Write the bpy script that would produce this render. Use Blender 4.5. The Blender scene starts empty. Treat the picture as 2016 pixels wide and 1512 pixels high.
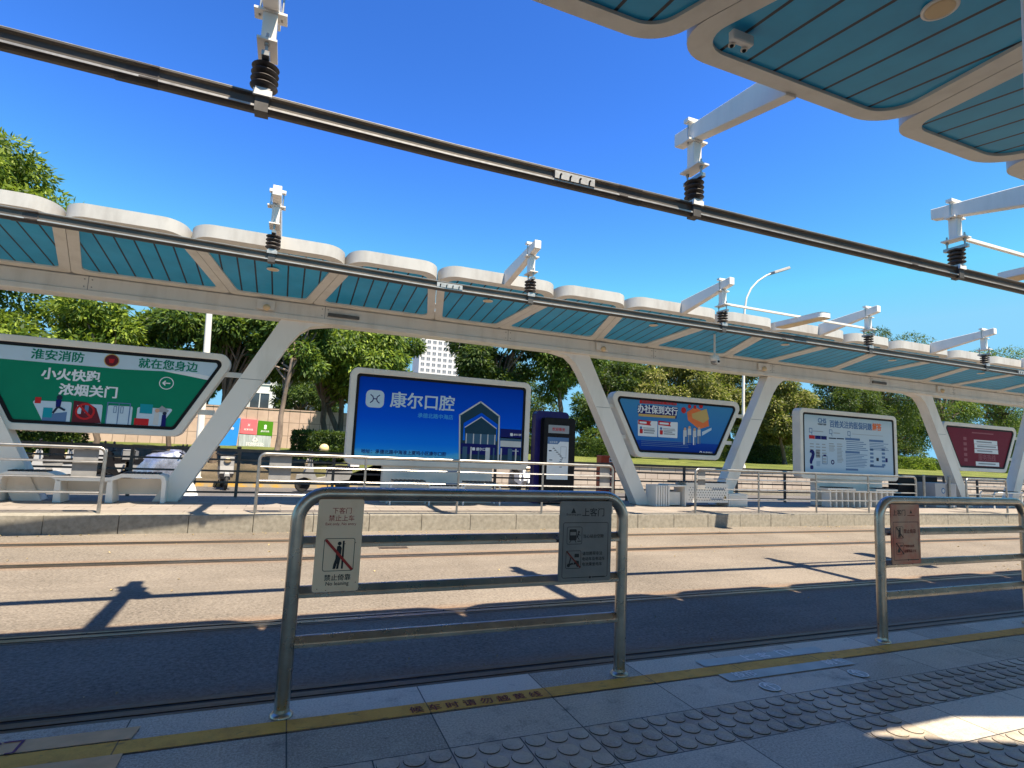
import bpy, bmesh, math, random
import numpy as np
from mathutils import Vector, Matrix

random.seed(7)
S = bpy.context.scene
C = S.collection
R = math.radians

# ------------------------------------------------------------------ camera
cam = bpy.data.cameras.new('camera')
cam.sensor_width = 36.0
cam.lens = 19.671
cam.clip_start = 0.05
cam.clip_end = 3000
camo = bpy.data.objects.new('camera', cam)
C.objects.link(camo)
yaw, pitch, roll = 0.376571460, 0.116588631, 0.0446869725
fw = Vector((math.sin(yaw) * math.cos(pitch), math.cos(yaw) * math.cos(pitch), math.sin(pitch)))
rt = Vector((math.cos(yaw), -math.sin(yaw), 0))
up = rt.cross(fw)
r2 = math.cos(roll) * rt + math.sin(roll) * up
u2 = -math.sin(roll) * rt + math.cos(roll) * up
m = Matrix((r2, u2, -fw)).transposed().to_4x4()
m.translation = (0, 0, 1.28)
camo.matrix_world = m
S.camera = camo

# ------------------------------------------------------------------ sky and sun
SUN = Vector((0.18, -0.42, 1.0)).normalized()          # towards the sun
elev = math.asin(SUN.z)
azim = math.atan2(SUN.x, SUN.y)
w = bpy.data.worlds.new('World')
S.world = w
w.use_nodes = True
nt = w.node_tree
sky = nt.nodes.new('ShaderNodeTexSky')
sky.sky_type = 'NISHITA'
sky.sun_disc = False
sky.sun_elevation = elev
sky.sun_rotation = azim
sky.altitude = 0
sky.air_density = 1.0
sky.dust_density = 0.0
sky.ozone_density = 8.0
bg = nt.nodes['Background']
bg.inputs['Strength'].default_value = 0.05
gm = nt.nodes.new('ShaderNodeGamma')            # deeper, more saturated blue, as in the photograph
gm.inputs[1].default_value = 1.9
nt.links.new(sky.outputs[0], gm.inputs[0])
cap = nt.nodes.new('ShaderNodeVectorMath')       # keeps the bright horizon from overfilling the shade with blue
cap.operation = 'MINIMUM'
cap.inputs[1].default_value = (2.24, 5.45, 8.0)
tint = nt.nodes.new('ShaderNodeVectorMath')
tint.operation = 'MULTIPLY'
tint.inputs[1].default_value = (.90, .96, .80)
nt.links.new(gm.outputs[0], tint.inputs[0])
nt.links.new(tint.outputs[0], cap.inputs[0])
nt.links.new(cap.outputs[0], bg.inputs[0])
sl = bpy.data.lights.new('sun', 'SUN')
sl.energy = 5.0
sl.angle = R(0.53)
sl.color = (1.0, 0.88, 0.70)
so = bpy.data.objects.new('sun', sl)
C.objects.link(so)
so.rotation_euler = (-SUN).to_track_quat('-Z', 'Y').to_euler()
so.location = (0, 0, 40)
S.view_settings.view_transform = 'Standard'
S.view_settings.look = 'None'
S.view_settings.exposure = 1.32
S.view_settings.gamma = 1.0

# ------------------------------------------------------------------ materials
class NT:
    """small helper for writing node maths"""
    def __init__(s, name):
        s.mat = bpy.data.materials.new(name)
        s.mat.use_nodes = True
        s.t = s.mat.node_tree
        s.b = s.t.nodes['Principled BSDF']
        s.tc = s.t.nodes.new('ShaderNodeTexCoord').outputs['Object']
    def link(s, a, b): s.t.links.new(a, b)
    def put(s, sock, v):
        if isinstance(v, (int, float)): sock.default_value = v
        elif isinstance(v, (tuple, list)): sock.default_value = tuple(v) + ((1,) if len(v) == 3 and len(sock.default_value) == 4 else ())
        else: s.link(v, sock)
    def m(s, op, a, b=0.0, c=0.0, clamp=False):
        n = s.t.nodes.new('ShaderNodeMath'); n.operation = op; n.use_clamp = clamp
        for i, v in enumerate((a, b, c)): s.put(n.inputs[i], v)
        return n.outputs[0]
    def xyz(s):
        n = s.t.nodes.new('ShaderNodeSeparateXYZ'); s.link(s.tc, n.inputs[0]); return n.outputs
    def noise(s, scale, detail=4, rough=.6, stretch=None, off=0):
        v = s.tc
        if stretch or off:
            mp = s.t.nodes.new('ShaderNodeMapping'); s.link(v, mp.inputs[0])
            mp.inputs['Scale'].default_value = stretch or (1, 1, 1)
            mp.inputs['Location'].default_value = (off, off * 1.7, off * .6)
            v = mp.outputs[0]
        n = s.t.nodes.new('ShaderNodeTexNoise'); s.link(v, n.inputs['Vector'])
        n.inputs['Scale'].default_value = scale; n.inputs['Detail'].default_value = detail
        n.inputs['Roughness'].default_value = rough
        return n.outputs['Fac']
    def ramp(s, fac, stops):
        n = s.t.nodes.new('ShaderNodeValToRGB'); s.put(n.inputs[0], fac)
        e = n.color_ramp.elements
        while len(e) < len(stops): e.new(.5)
        for i, (p, c) in enumerate(stops):
            e[i].position = p
            e[i].color = (c, c, c, 1) if isinstance(c, (int, float)) else tuple(c) + (1,)
        return n.outputs['Color']
    def mix(s, fac, a, b, mode='MIX'):
        n = s.t.nodes.new('ShaderNodeMix'); n.data_type = 'RGBA'; n.blend_type = mode
        s.put(n.inputs['Factor'], fac); s.put(n.inputs['A'], a) if False else None
        s.put(n.inputs[6], a); s.put(n.inputs[7], b)
        return n.outputs[2]
    def bump(s, h, strength=.3, dist=.01):
        n = s.t.nodes.new('ShaderNodeBump'); n.inputs['Strength'].default_value = strength
        n.inputs['Distance'].default_value = dist
        s.link(h, n.inputs['Height']); s.link(n.outputs[0], s.b.inputs['Normal'])
    def set(s, **k):
        for a, v in k.items():
            s.put(s.b.inputs[{'col': 'Base Color', 'rough': 'Roughness', 'metal': 'Metallic', 'coat': 'Coat Weight', 'coatr': 'Coat Roughness',
                              'spec': 'Specular IOR Level'}[a]], v)
        return s.mat

def sc(c, k): return tuple(max(0, min(1, x * k)) for x in c)

def pm(name, base, rough=.55, metal=0.0, var=.14, scale=6, bump=0.0, bscale=80, coat=0.0, col2=None, stretch=None, spec=.5, lo=.35, hi=.68):
    n = NT(name)
    f = n.noise(scale, 6, .62, stretch)
    n.set(col=n.ramp(f, [(lo, sc(col2 or base, 1 if col2 else 1 - var)), (hi, sc(base, 1 + (0 if col2 else var * .6)))]), metal=metal, coat=coat, coatr=.06, spec=spec)
    n.set(rough=n.m('ADD', rough - .08, n.m('MULTIPLY', n.noise(scale * 3.1, 3), .16)))
    if bump: n.bump(n.noise(bscale, 3), bump, .004)
    return n.mat

M = {}
M['white'] = pm('white_paint', (.80, .75, .68), .38, var=.1, scale=2.2, stretch=(1, 1, .25), col2=(.68, .63, .56), lo=.28, hi=.5)
M['cream'] = pm('cream_paint', (.67, .645, .59), .45, scale=3, stretch=(1.2, 1, .25), col2=(.57, .54, .485), lo=.28, hi=.55)
M['fascia'] = pm('weathered_fascia', (.50, .485, .46), .4, scale=2.2, stretch=(1.6, 1, .5), col2=(.39, .37, .345), lo=.3, hi=.6)
M['frame'] = pm('panel_frame_paint', (.74, .69, .62), .42, var=.08, scale=2)
M['steel'] = pm('brushed_steel', (.47, .425, .36), .29, 1.0, var=.25, scale=5, stretch=(1, 1, 1))
M['steel_dull'] = pm('galvanised_steel', (.42, .40, .37), .36, .9, var=.2, scale=8)
M['fence_dark'] = pm('dark_fence_paint', (.10, .095, .09), .5, .3, var=.3, scale=7)
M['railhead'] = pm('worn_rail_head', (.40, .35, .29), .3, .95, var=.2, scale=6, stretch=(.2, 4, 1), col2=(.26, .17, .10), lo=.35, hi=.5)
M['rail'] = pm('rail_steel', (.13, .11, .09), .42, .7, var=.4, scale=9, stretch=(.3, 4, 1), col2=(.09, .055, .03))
M['conductor'] = pm('oxidised_aluminium', (.12, .105, .09), .5, .55, var=.3, scale=4, stretch=(.4, 1, 1))
M['alu'] = pm('bright_aluminium', (.55, .53, .5), .4, .7, var=.2, scale=12)
M['rubber'] = pm('dark_insulator', (.06, .05, .045), .5, 0, var=.3, scale=20)
M['black'] = pm('black_plastic', (.012, .012, .014), .5, 0, var=.3, scale=10, spec=.15)
M['navy'] = pm('navy_gloss_paint', (.02, .015, .14), .35, 0, var=.15, scale=5, coat=.05, spec=.25)
M['kerbgranite'] = pm('kerb_granite', (.30, .275, .225), .75, var=.2, scale=14, bump=.3, bscale=120, col2=(.19, .17, .135), lo=.3, hi=.66)
M['yellowkerb'] = pm('worn_yellow_paint', (.62, .36, .06), .7, var=.2, scale=3.2, col2=(.40, .33, .22), lo=.42, hi=.58)
M['orange'] = pm('orange_red_paint', (.62, .075, .02), .45, var=.15, scale=5)
M['soil'] = pm('bark', (.15, .11, .08), .9, var=.45, scale=9, stretch=(1, 1, .2), bump=.6, bscale=30)
M['bark_light'] = pm('pale_bark', (.34, .26, .20), .9, var=.4, scale=8, stretch=(1, 1, .25), bump=.5, bscale=30, col2=(.15, .11, .085))
M['lens'] = pm('lamp_diffuser', (.70, .52, .30), .4, var=.06, scale=5)
M['tyre'] = pm('tyre_rubber', (.02, .02, .02), .8, var=.3, scale=30)
M['silver'] = pm('silver_cover', (.42, .44, .52), .28, .75, var=.35, scale=6, bump=.5, bscale=9)
M['helmet'] = pm('cream_helmet', (.78, .60, .28), .35, var=.06, scale=6, coat=.3)
M['plasticw'] = pm('white_plastic', (.75, .75, .73), .35, var=.08, scale=6)
M['grey'] = pm('grey_paint', (.26, .255, .25), .5, var=.15, scale=5)
M['slat'] = pm('dark_slats', (.045, .04, .04), .5, var=.3, scale=12)
M['bldg'] = pm('white_render', (.60, .60, .61), .8, var=.08, scale=.4)
M['glassgrey'] = pm('pale_window_glass', (.17, .19, .22), .3, 0, var=.3, scale=.5)
M['bldggrey'] = pm('grey_render', (.42, .42, .43), .8, var=.08, scale=.4)
M['glassdark'] = pm('window_glass', (.05, .06, .075), .1, 0, var=.4, scale=.5, spec=.8)
M['signplate'] = pm('aged_sign_plate', (.90, .70, .50), .40, .0, var=.12, scale=7, col2=(.78, .58, .38), lo=.25, hi=.5)
M['signsteel'] = pm('brushed_sign_plate', (.20, .20, .20), .42, .2, var=.14, scale=6)
M['signreflect'] = pm('red_reflection_plate', (.42, .10, .065), .42, .1, var=.1, scale=4, col2=(.42, .28, .20), lo=.36, hi=.60)  # a red reflection painted into the colour of the metal plate
M['ink'] = pm('black_ink', (.01, .01, .012), .5, var=.1)
M['inkred'] = pm('red_ink', (.42, .02, .015), .5, var=.2, scale=60)
M['inkbrown'] = pm('worn_maroon_ink', (.20, .03, .02), .7, var=.5, scale=60)
M['inkpurple'] = pm('purple_ink', (.13, .03, .10), .7, var=.3, scale=60)

def flat(name, c, rough=.5, coat=.03, var=.04):
    M[name] = pm(name, c, rough, 0, var=var, scale=3, coat=coat, spec=.1)
flat('p_white', (.72, .76, .80)); flat('p_green', (.004, .205, .115)); flat('p_greentext', (.005, .20, .13))
flat('p_ltblue', (.50, .63, .74)); flat('p_navy', (.008, .012, .13)); flat('p_ink', (.02, .03, .06)); flat('p_red', (.50, .025, .03))
flat('p_gold', (.55, .38, .14)); flat('p_orange', (.75, .18, .06)); flat('p_teal', (.01, .28, .36)); flat('p_grey', (.30, .33, .36))
flat('p_maroon', (.17, .012, .03)); flat('p_skyblue', (.06, .36, .78)); flat('p_steelblue', (.10, .19, .36)); flat('p_brown', (.12, .02, .03))
flat('p_dkteal', (.015, .05, .085)); flat('p_skin', (.6, .36, .25)); flat('p_glass', (.05, .12, .2)); flat('p_whitegrey', (.55, .57, .58))
flat('p_pinkdim', (.30, .10, .12))
flat('b_blue', (.03, .26, .75), .6, 0); flat('b_red', (.80, .16, .19), .6, 0); flat('b_green', (.075, .24, .015), .6, 0); flat('b_white', (.85, .85, .85), .6, 0)
M['b_grey'] = pm('streaked_grey_board', (.45, .50, .52), .6, var=.3, scale=5, stretch=(3, 1, .3))
M['b_yellow'] = pm('yellow_box_paint', (.80, .52, .08), .6, var=.05)

def mk_gradient(name, z0, z1, cols, base, cloud=None):
    n = NT(name)
    z = n.m('ADD', n.xyz()[2], base)          # object heights count from the foot of the panel
    f = n.m('DIVIDE', n.m('SUBTRACT', z, z0), z1 - z0, clamp=True)
    col = n.ramp(f, cols)
    if cloud:
        nz = n.noise(1.4, 5, .6, (1, 1, 2.5))
        edge = n.m('SUBTRACT', n.m('ADD', cloud[0], n.m('MULTIPLY', nz, cloud[1])), z)
        col = n.mix(n.m('MULTIPLY', edge, 9, clamp=True), col, cloud[2])
    n.set(col=col, rough=.6, coat=.0, spec=.04)
    M[name] = n.mat
mk_gradient('p_bluegrad', 0.9, 2.8, [(0, (.03, .40, .90)), (.22, (.004, .20, .84)), (.5, (.001, .095, .70)), (1, (.0, .042, .42))], .8, (0.95, .40, (.10, .46, .76)))
mk_gradient('p_bluegrad2', 1.35, 2.85, [(0, (.006, .03, .24)), (.22, (.01, .06, .36)), (.23, (.03, .16, .46)), (1, (.06, .25, .48))], 1.2)
mk_gradient('p_paleblue', 0.95, 2.9, [(0, (.16, .36, .56)), (.12, (.42, .55, .68)), (.8, (.52, .61, .68)), (1, (.32, .48, .56))], .8)

def mk_road(name, rails, a=(.230, .198, .160), b=(.160, .136, .109)):
    n = NT(name)
    grain = n.noise(38, 4, .8)
    patch = n.noise(.55, 5, .6)
    fine = n.noise(95, 2, .8)
    col = n.ramp(n.m('ADD', n.m('MULTIPLY', grain, .75), n.m('MULTIPLY', patch, .3)), [(.38, sc(b, .5)), (.5, b), (.62, a)])
    col = n.mix(n.m('MULTIPLY', n.m('GREATER_THAN', fine, .665), .45), col, (.28, .265, .24))
    wet = n.noise(.9, 6, .68, (.35, 2.2, 1), 3)
    col = n.mix(n.m('MULTIPLY', n.m('SUBTRACT', wet, .5, clamp=True), 2.4, clamp=True), col, sc(b, .75))
    y = n.xyz()[1]
    msk = None
    for q in rails:
        d = n.m('ABSOLUTE', n.m('SUBTRACT', y, q))
        k = n.m('SUBTRACT', 1, n.m('DIVIDE', d, .28), clamp=True)
        msk = k if msk is None else n.m('MAXIMUM', msk, k)
    if msk is not None:
        f = n.m('MULTIPLY', n.m('MULTIPLY', msk, n.noise(1.6, 5, .7, (.25, 1.5, 1), 8)), 1.15, clamp=True)
        col = n.mix(f, col, (.22, .105, .04))
    n.set(col=col, rough=.85, spec=.3)
    n.bump(n.m('ADD', grain, n.m('MULTIPLY', fine, .5)), .55, .006)
    M[name] = n.mat
mk_road('tram_asphalt', (3.9, 5.38, 8.15, 9.6))
mk_road('street_asphalt', (), (.14, .132, .125), (.09, .083, .08))

def mk_platform():
    n = NT('granite_paving')
    o = n.xyz(); x, y = o[0], o[1]
    ty = n.m('DIVIDE', n.m('SUBTRACT', 3.105, y), .325)
    row = n.m('FLOOR', ty)
    # 0.65 m slabs; the two tactile rows have 0.325 m tiles
    tact = n.m('MAXIMUM', n.m('COMPARE', row, 2, .1), n.m('MULTIPLY', n.m('COMPARE', row, 4, .1), n.m('GREATER_THAN', x, 2.708)))
    tact = n.m('MAXIMUM', tact, n.m('MULTIPLY', n.m('COMPARE', row, 3, .1), n.m('MULTIPLY', n.m('GREATER_THAN', x, 2.708), n.m('LESS_THAN', x, 3.033))))
    pitch_ = n.m('SUBTRACT', .65, n.m('MULTIPLY', tact, .325))
    tx = n.m('DIVIDE', n.m('SUBTRACT', x, .108), pitch_)
    def edge(t, per):
        fr = n.m('FRACT', t)
        d = n.m('MINIMUM', fr, n.m('SUBTRACT', 1, fr))
        return n.m('LESS_THAN', n.m('MULTIPLY', d, per), .0032)
    joint = n.m('MAXIMUM', edge(tx, pitch_), edge(ty, .325))
    wn = n.t.nodes.new('ShaderNodeTexWhiteNoise'); wn.noise_dimensions = '2D'
    cb = n.t.nodes.new('ShaderNodeCombineXYZ'); n.link(n.m('FLOOR', tx), cb.inputs[0]); n.link(row, cb.inputs[1]); n.link(cb.outputs[0], wn.inputs['Vector'])
    speck = n.noise(95, 4, .85); stain = n.noise(2.9, 8, .72); pale = n.noise(3.4, 5, .7, None, 9)
    base = n.ramp(n.m('ADD', n.m('MULTIPLY', speck, .78), n.m('MULTIPLY', wn.outputs['Value'], .2)), [(.36, (.20, .18, .145)), (.60, (.60, .545, .45))])
    base = n.mix(n.m('MULTIPLY', tact, .5), base, (.38, .30, .22))
    base = n.mix(n.m('MULTIPLY', n.m('SUBTRACT', pale, .55, clamp=True), 2.6, clamp=True), base, (.66, .60, .50))
    base = n.mix(n.m('MULTIPLY', n.m('SUBTRACT', stain, .55, clamp=True), 4.0, clamp=True), base, (.085, .08, .075))
    spot = n.noise(9, 3, .5, (1, 1.6, 1), 5)
    base = n.mix(n.m('MULTIPLY', n.m('SUBTRACT', spot, .68, clamp=True), 9.0, clamp=True), base, (.05, .047, .045))
    col = n.mix(joint, base, (.03, .028, .026))
    n.set(col=col, rough=n.m('ADD', .24, n.m('MULTIPLY', stain, .35)), spec=.5)
    n.bump(n.m('SUBTRACT', n.m('MULTIPLY', speck, .15), joint), .5, .004)
    M['paving'] = n.mat
mk_platform()

def mk_brick(name, c1, c2, mortar, w_, h_, ms=.01, off=0.0, rough=.7, plane='XZ', bump=.3):
    n = NT(name)
    o = n.xyz()
    cb = n.t.nodes.new('ShaderNodeCombineXYZ'); n.link(o[0], cb.inputs[0]); n.link(o[2 if plane == 'XZ' else 1], cb.inputs[1])
    bt = n.t.nodes.new('ShaderNodeTexBrick'); n.link(cb.outputs[0], bt.inputs['Vector'])
    bt.offset = off; bt.squash = 1
    bt.inputs['Scale'].default_value = 1; bt.inputs['Brick Width'].default_value = w_; bt.inputs['Row Height'].default_value = h_
    bt.inputs['Mortar Size'].default_value = ms; bt.inputs['Mortar Smooth'].default_value = 0
    bt.inputs['Color1'].default_value = c1 + (1,); bt.inputs['Color2'].default_value = c2 + (1,); bt.inputs['Mortar'].default_value = mortar + (1,)
    nz = n.noise(1.7, 6, .65)
    col = n.mix(.35, bt.outputs['Color'], n.ramp(nz, [(.3, (.45, .42, .40)), (.65, (1, 1, 1))]), 'MULTIPLY')
    n.set(col=col, rough=rough)
    M[name] = n.mat
mk_brick('pinkwall', (.56, .42, .345), (.51, .375, .30), (.26, .19, .155), .55, .74, .018)
mk_brick('retaining', (.47, .41, .355), (.41, .345, .30), (.20, .165, .14), .62, .30, .015, .5)
mk_brick('farpaving', (.30, .26, .225), (.255, .22, .19), (.14, .12, .10), .6, .3, .008, .5, plane='XY')

def mk_soffit():
    n = NT('blue_soffit_boards')
    x = n.xyz()[0]
    fr = n.m('FRACT', n.m('ADD', n.m('DIVIDE', x, .285), .5))
    d = n.m('MULTIPLY', n.m('ABSOLUTE', n.m('SUBTRACT', fr, .5)), .285)
    g = n.m('LESS_THAN', d, .0145)
    nz = n.noise(2.0, 4)
    col = n.mix(g, n.ramp(nz, [(.3, (.012, .29, .54)), (.7, (.020, .37, .66))]), (.004, .012, .03))
    n.set(col=col, rough=.35, coat=.06, coatr=.2, spec=.25)
    n.bump(n.m('SUBTRACT', 1, g), .6, .01)
    M['soffit'] = n.mat
mk_soffit()

def mk_leaf(name, dark, mid, light, trans=.35):
    n = NT(name)
    g = n.t.nodes.new('ShaderNodeNewGeometry')
    big = n.noise(.55, 3, .5); 
    f = n.m('ADD', n.m('MULTIPLY', g.outputs['Random Per Island'], .5), n.m('MULTIPLY', big, .62))
    col = n.ramp(f, [(.28, dark), (.55, mid), (.80, light)])
    n.set(col=col, rough=.55, spec=.28)
    tr = n.t.nodes.new('ShaderNodeBsdfTranslucent'); n.link(n.mix(.5, col, (.30, .42, .03)), tr.inputs[0])
    mx = n.t.nodes.new('ShaderNodeMixShader'); mx.inputs[0].default_value = trans
    n.link(n.b.outputs[0], mx.inputs[1]); n.link(tr.outputs[0], mx.inputs[2])
    n.link(mx.outputs[0], n.t.nodes['Material Output'].inputs['Surface'])
    M[name] = n.mat
mk_leaf('leaf_bright', (.022, .052, .008), (.08, .14, .016), (.28, .36, .045), .36)
mk_leaf('leaf_mid', (.014, .036, .007), (.042, .088, .014), (.16, .24, .038), .33)
mk_leaf('leaf_dark', (.008, .024, .006), (.022, .05, .010), (.075, .12, .022), .28)
mk_leaf('leaf_olive', (.03, .04, .010), (.10, .11, .022), (.31, .29, .085), .33)
mk_leaf('leaf_hedge', (.010, .026, .006), (.028, .06, .010), (.09, .14, .02), .22)

def mk_lawn():
    n = NT('lawn_grass')
    a = n.noise(.5, 5, .6); b = n.noise(22, 4, .7)
    col = n.ramp(n.m('ADD', n.m('MULTIPLY', a, .5), n.m('MULTIPLY', b, .5)), [(.35, (.05, .072, .015)), (.52, (.13, .15, .034)), (.7, (.25, .24, .07))])
    bare = n.m('SUBTRACT', 1, n.m('DIVIDE', n.m('SUBTRACT', n.xyz()[0], .5), 2.5), clamp=True)
    bare = n.m('MULTIPLY', bare, n.m('LESS_THAN', n.m('ADD', n.xyz()[1], n.m('MULTIPLY', a, 2)), 29.5))
    col = n.mix(bare, col, n.ramp(n.m('ADD', n.m('MULTIPLY', a, .6), n.m('MULTIPLY', b, .4)), [(.38, (.045, .04, .022)), (.55, (.13, .10, .065)), (.68, (.30, .25, .18))]))
    n.set(col=col, rough=.9, spec=.15); n.bump(b, 1.0, .05)
    M['lawn'] = n.mat
mk_lawn()
M['dirt'] = pm('bare_ground', (.22, .17, .12), .95, var=.4, scale=3, bump=.6, bscale=25)

M['dry_leaf'] = pm('dry_leaf', (.36, .27, .12), .8, var=.5, scale=2)

def mk_line():
    n = NT('worn_yellow_line')
    o = n.xyz()
    wear = n.noise(6, 6, .7); sp = n.noise(120, 2, .7); dirt = n.noise(14, 4, .6, (1, 2, 1), 4)
    col = n.ramp(n.m('ADD', n.m('MULTIPLY', wear, .7), n.m('MULTIPLY', sp, .3)), [(.3, (.50, .24, .03)), (.55, (.74, .39, .055))])
    col = n.mix(n.m('MULTIPLY', n.m('SUBTRACT', dirt, .6, clamp=True), 6, clamp=True), col, (.12, .085, .04))
    fr = n.m('FRACT', n.m('DIVIDE', n.m('SUBTRACT', o[0], .108), .65)); d = n.m('MULTIPLY', n.m('MINIMUM', fr, n.m('SUBTRACT', 1, fr)), .65)
    col = n.mix(n.m('MULTIPLY', n.m('LESS_THAN', d, .003), .75), col, (.05, .04, .03))
    n.set(col=col, rough=.7)
    M['yellowline'] = n.mat
mk_line()
M['mat_blue'] = pm('pale_blue_sticker', (.46, .52, .49), .55, var=.12, scale=7)
M['studshade'] = pm('stud_edge_shade', (.10, .085, .07), .9, var=.4, scale=30)  # dark dirt tone on the stud sides, painted for their edge shade
M['mat_beige'] = pm('beige_sticker', (.66, .40, .19), .65, var=.15, scale=7)
M['mat_text'] = pm('worn_white_ink', (.85, .88, .86), .7, var=.2, scale=50)

# ------------------------------------------------------------------ mesh builder
def V3(*a): return tuple(float(q) for q in a)

class MB:
    def __init__(s): s.v = []; s.f = []; s.mi = []; s.sm = []; s.mats = []
    def mat(s, mt):
        mt = M[mt] if isinstance(mt, str) else mt
        if mt not in s.mats: s.mats.append(mt)
        return s.mats.index(mt)
    def add(s, vs, fs, mt, smooth=False):
        o = len(s.v); s.v += [tuple(q) for q in vs]; i = s.mat(mt)
        for f in fs: s.f.append([o + q for q in f]); s.mi.append(i); s.sm.append(smooth)
        return s
    def hexa(s, p, mt): return s.add(p, [(0, 3, 2, 1), (4, 5, 6, 7), (0, 1, 5, 4), (1, 2, 6, 5), (2, 3, 7, 6), (3, 0, 4, 7)], mt)
    def box(s, x0, x1, y0, y1, z0, z1, mt):
        return s.hexa([(x0, y0, z0), (x1, y0, z0), (x1, y1, z0), (x0, y1, z0), (x0, y0, z1), (x1, y0, z1), (x1, y1, z1), (x0, y1, z1)], mt)
    def prism(s, poly, axis, lo, hi, mt, smooth=False):
        def P(a, b, c): return {'y': (a, c, b), 'z': (a, b, c), 'x': (c, a, b)}[axis]
        n = len(poly)
        vs = [P(a, b, lo) for a, b in poly] + [P(a, b, hi) for a, b in poly]
        s.add(vs, [tuple(range(n)), tuple(range(2 * n - 1, n - 1, -1))], mt)
        s.add(vs, [(i, (i + 1) % n, n + (i + 1) % n, n + i) for i in range(n)], mt, smooth)
        return s
    def ring(s, outer, inner, axis, lo, hi, mt):
        def P(a, b, c): return {'y': (a, c, b), 'z': (a, b, c), 'x': (c, a, b)}[axis]
        n = len(outer)
        vs = [P(a, b, lo) for a, b in outer] + [P(a, b, lo) for a, b in inner] + [P(a, b, hi) for a, b in outer] + [P(a, b, hi) for a, b in inner]
        fs = []
        for i in range(n):
            j = (i + 1) % n
            fs += [(i, j, n + j, n + i), (2 * n + i, 3 * n + i, 3 * n + j, 2 * n + j), (i, 2 * n + i, 2 * n + j, j), (n + i, n + j, 3 * n + j, 3 * n + i)]
        return s.add(vs, fs, mt, True)
    def tube(s, pts, r, mt, n=12, cap=True):
        pts = [Vector(p) for p in pts]; k = len(pts)
        rs = r if isinstance(r, (list, tuple)) else [r] * k
        vs = []; prev = None
        for i, p in enumerate(pts):
            t = (pts[min(i + 1, k - 1)] - pts[max(i - 1, 0)]).normalized()
            if prev is None:
                a = Vector((0, 0, 1)) if abs(t.z) < .9 else Vector((0, 1, 0))
                u = t.cross(a).normalized()
            else: u = (prev - t * prev.dot(t)).normalized()
            prev = u; v = t.cross(u)
            for q in range(n):
                an = 2 * math.pi * q / n
                vs.append(tuple(p + rs[i] * (math.cos(an) * u + math.sin(an) * v)))
        fs = [(i * n + q, i * n + (q + 1) % n, (i + 1) * n + (q + 1) % n, (i + 1) * n + q) for i in range(k - 1) for q in range(n)]
        s.add(vs, fs, mt, True)
        if cap: s.add([vs[q] for q in range(n)] + [vs[(k - 1) * n + q] for q in range(n)], [tuple(range(n))[::-1], tuple(range(n, 2 * n))], mt)
        return s
    def lathe(s, prof, c, mt, n=20, axis='z'):
        def P(a, b, h): return {'z': (c[0] + a, c[1] + b, c[2] + h), 'y': (c[0] + a, c[1] + h, c[2] + b), 'x': (c[0] + h, c[1] + a, c[2] + b)}[axis]
        vs = []
        for r_, h in prof:
            for q in range(n): an = 2 * math.pi * q / n; vs.append(P(r_ * math.cos(an), r_ * math.sin(an), h))
        k = len(prof)
        s.add(vs, [(i * n + q, i * n + (q + 1) % n, (i + 1) * n + (q + 1) % n, (i + 1) * n + q) for i in range(k - 1) for q in range(n)], mt, True)
        s.add(vs[:n] + vs[-n:], [tuple(range(n))[::-1], tuple(range(n, 2 * n))], mt)
        return s
    def ball(s, c, r, mt, nu=14, nv=9):
        r = r if isinstance(r, (tuple, list)) else (r, r, r)
        vs = []
        for j in range(nv + 1):
            th = math.pi * (j + .001) / (nv + .002)
            for i in range(nu):
                ph = 2 * math.pi * i / nu
                vs.append((c[0] + r[0] * math.sin(th) * math.cos(ph), c[1] + r[1] * math.sin(th) * math.sin(ph), c[2] + r[2] * math.cos(th)))
        return s.add(vs, [(j * nu + i, j * nu + (i + 1) % nu, (j + 1) * nu + (i + 1) % nu, (j + 1) * nu + i) for j in range(nv) for i in range(nu)], mt, True)
    def obj(s, name, parent=None, origin=None, bevel=0, ang=40, segs=1):
        me = bpy.data.meshes.new(name)
        base = Vector(wloc.get(parent.name, (0, 0, 0))) if parent else Vector((0, 0, 0))
        org = Vector(origin) if origin is not None else base
        me.from_pydata([tuple(Vector(p) - org) for p in s.v], [], s.f)
        for mt in s.mats: me.materials.append(mt)
        me.polygons.foreach_set('material_index', s.mi)
        me.polygons.foreach_set('use_smooth', s.sm)
        bm = bmesh.new(); bm.from_mesh(me)
        if bevel:
            bmesh.ops.remove_doubles(bm, verts=bm.verts, dist=1e-5)
            ed = [e for e in bm.edges if len(e.link_faces) == 2 and e.calc_face_angle(0) > R(ang)]
            bmesh.ops.bevel(bm, geom=ed, offset=bevel, segments=segs, profile=.5, affect='EDGES', clamp_overlap=True)
        bmesh.ops.recalc_face_normals(bm, faces=bm.faces)
        bm.to_mesh(me); bm.free()
        if any(s.sm): 
            me.set_sharp_from_angle(angle=R(38))
        o = bpy.data.objects.new(name, me); C.objects.link(o)
        if parent: o.parent = parent
        o.location = org - base
        wloc[o.name] = tuple(org)
        return o
wloc = {}

def tag(o, label, cat, group=None):
    o['label'] = label; o['category'] = cat
    if group: o['group'] = group
    return o
def struct(o): o['kind'] = 'structure'; return o
def thing(name, loc, label, cat, group=None):
    o = bpy.data.objects.new(name, None); C.objects.link(o); o.location = loc
    o.empty_display_size = .2
    wloc[o.name] = tuple(loc)
    return tag(o, label, cat, group)
def dup(o, loc=None, label=None, parent=None, delta=None):
    c = o.copy(); C.objects.link(c)
    if parent is not None: c.parent = parent
    if loc is not None: c.location = loc
    wloc[c.name] = tuple(loc) if loc is not None else wloc.get(o.name)
    if label: c['label'] = label
    for ch in list(o.children): dup(ch, parent=c)
    return c

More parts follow.
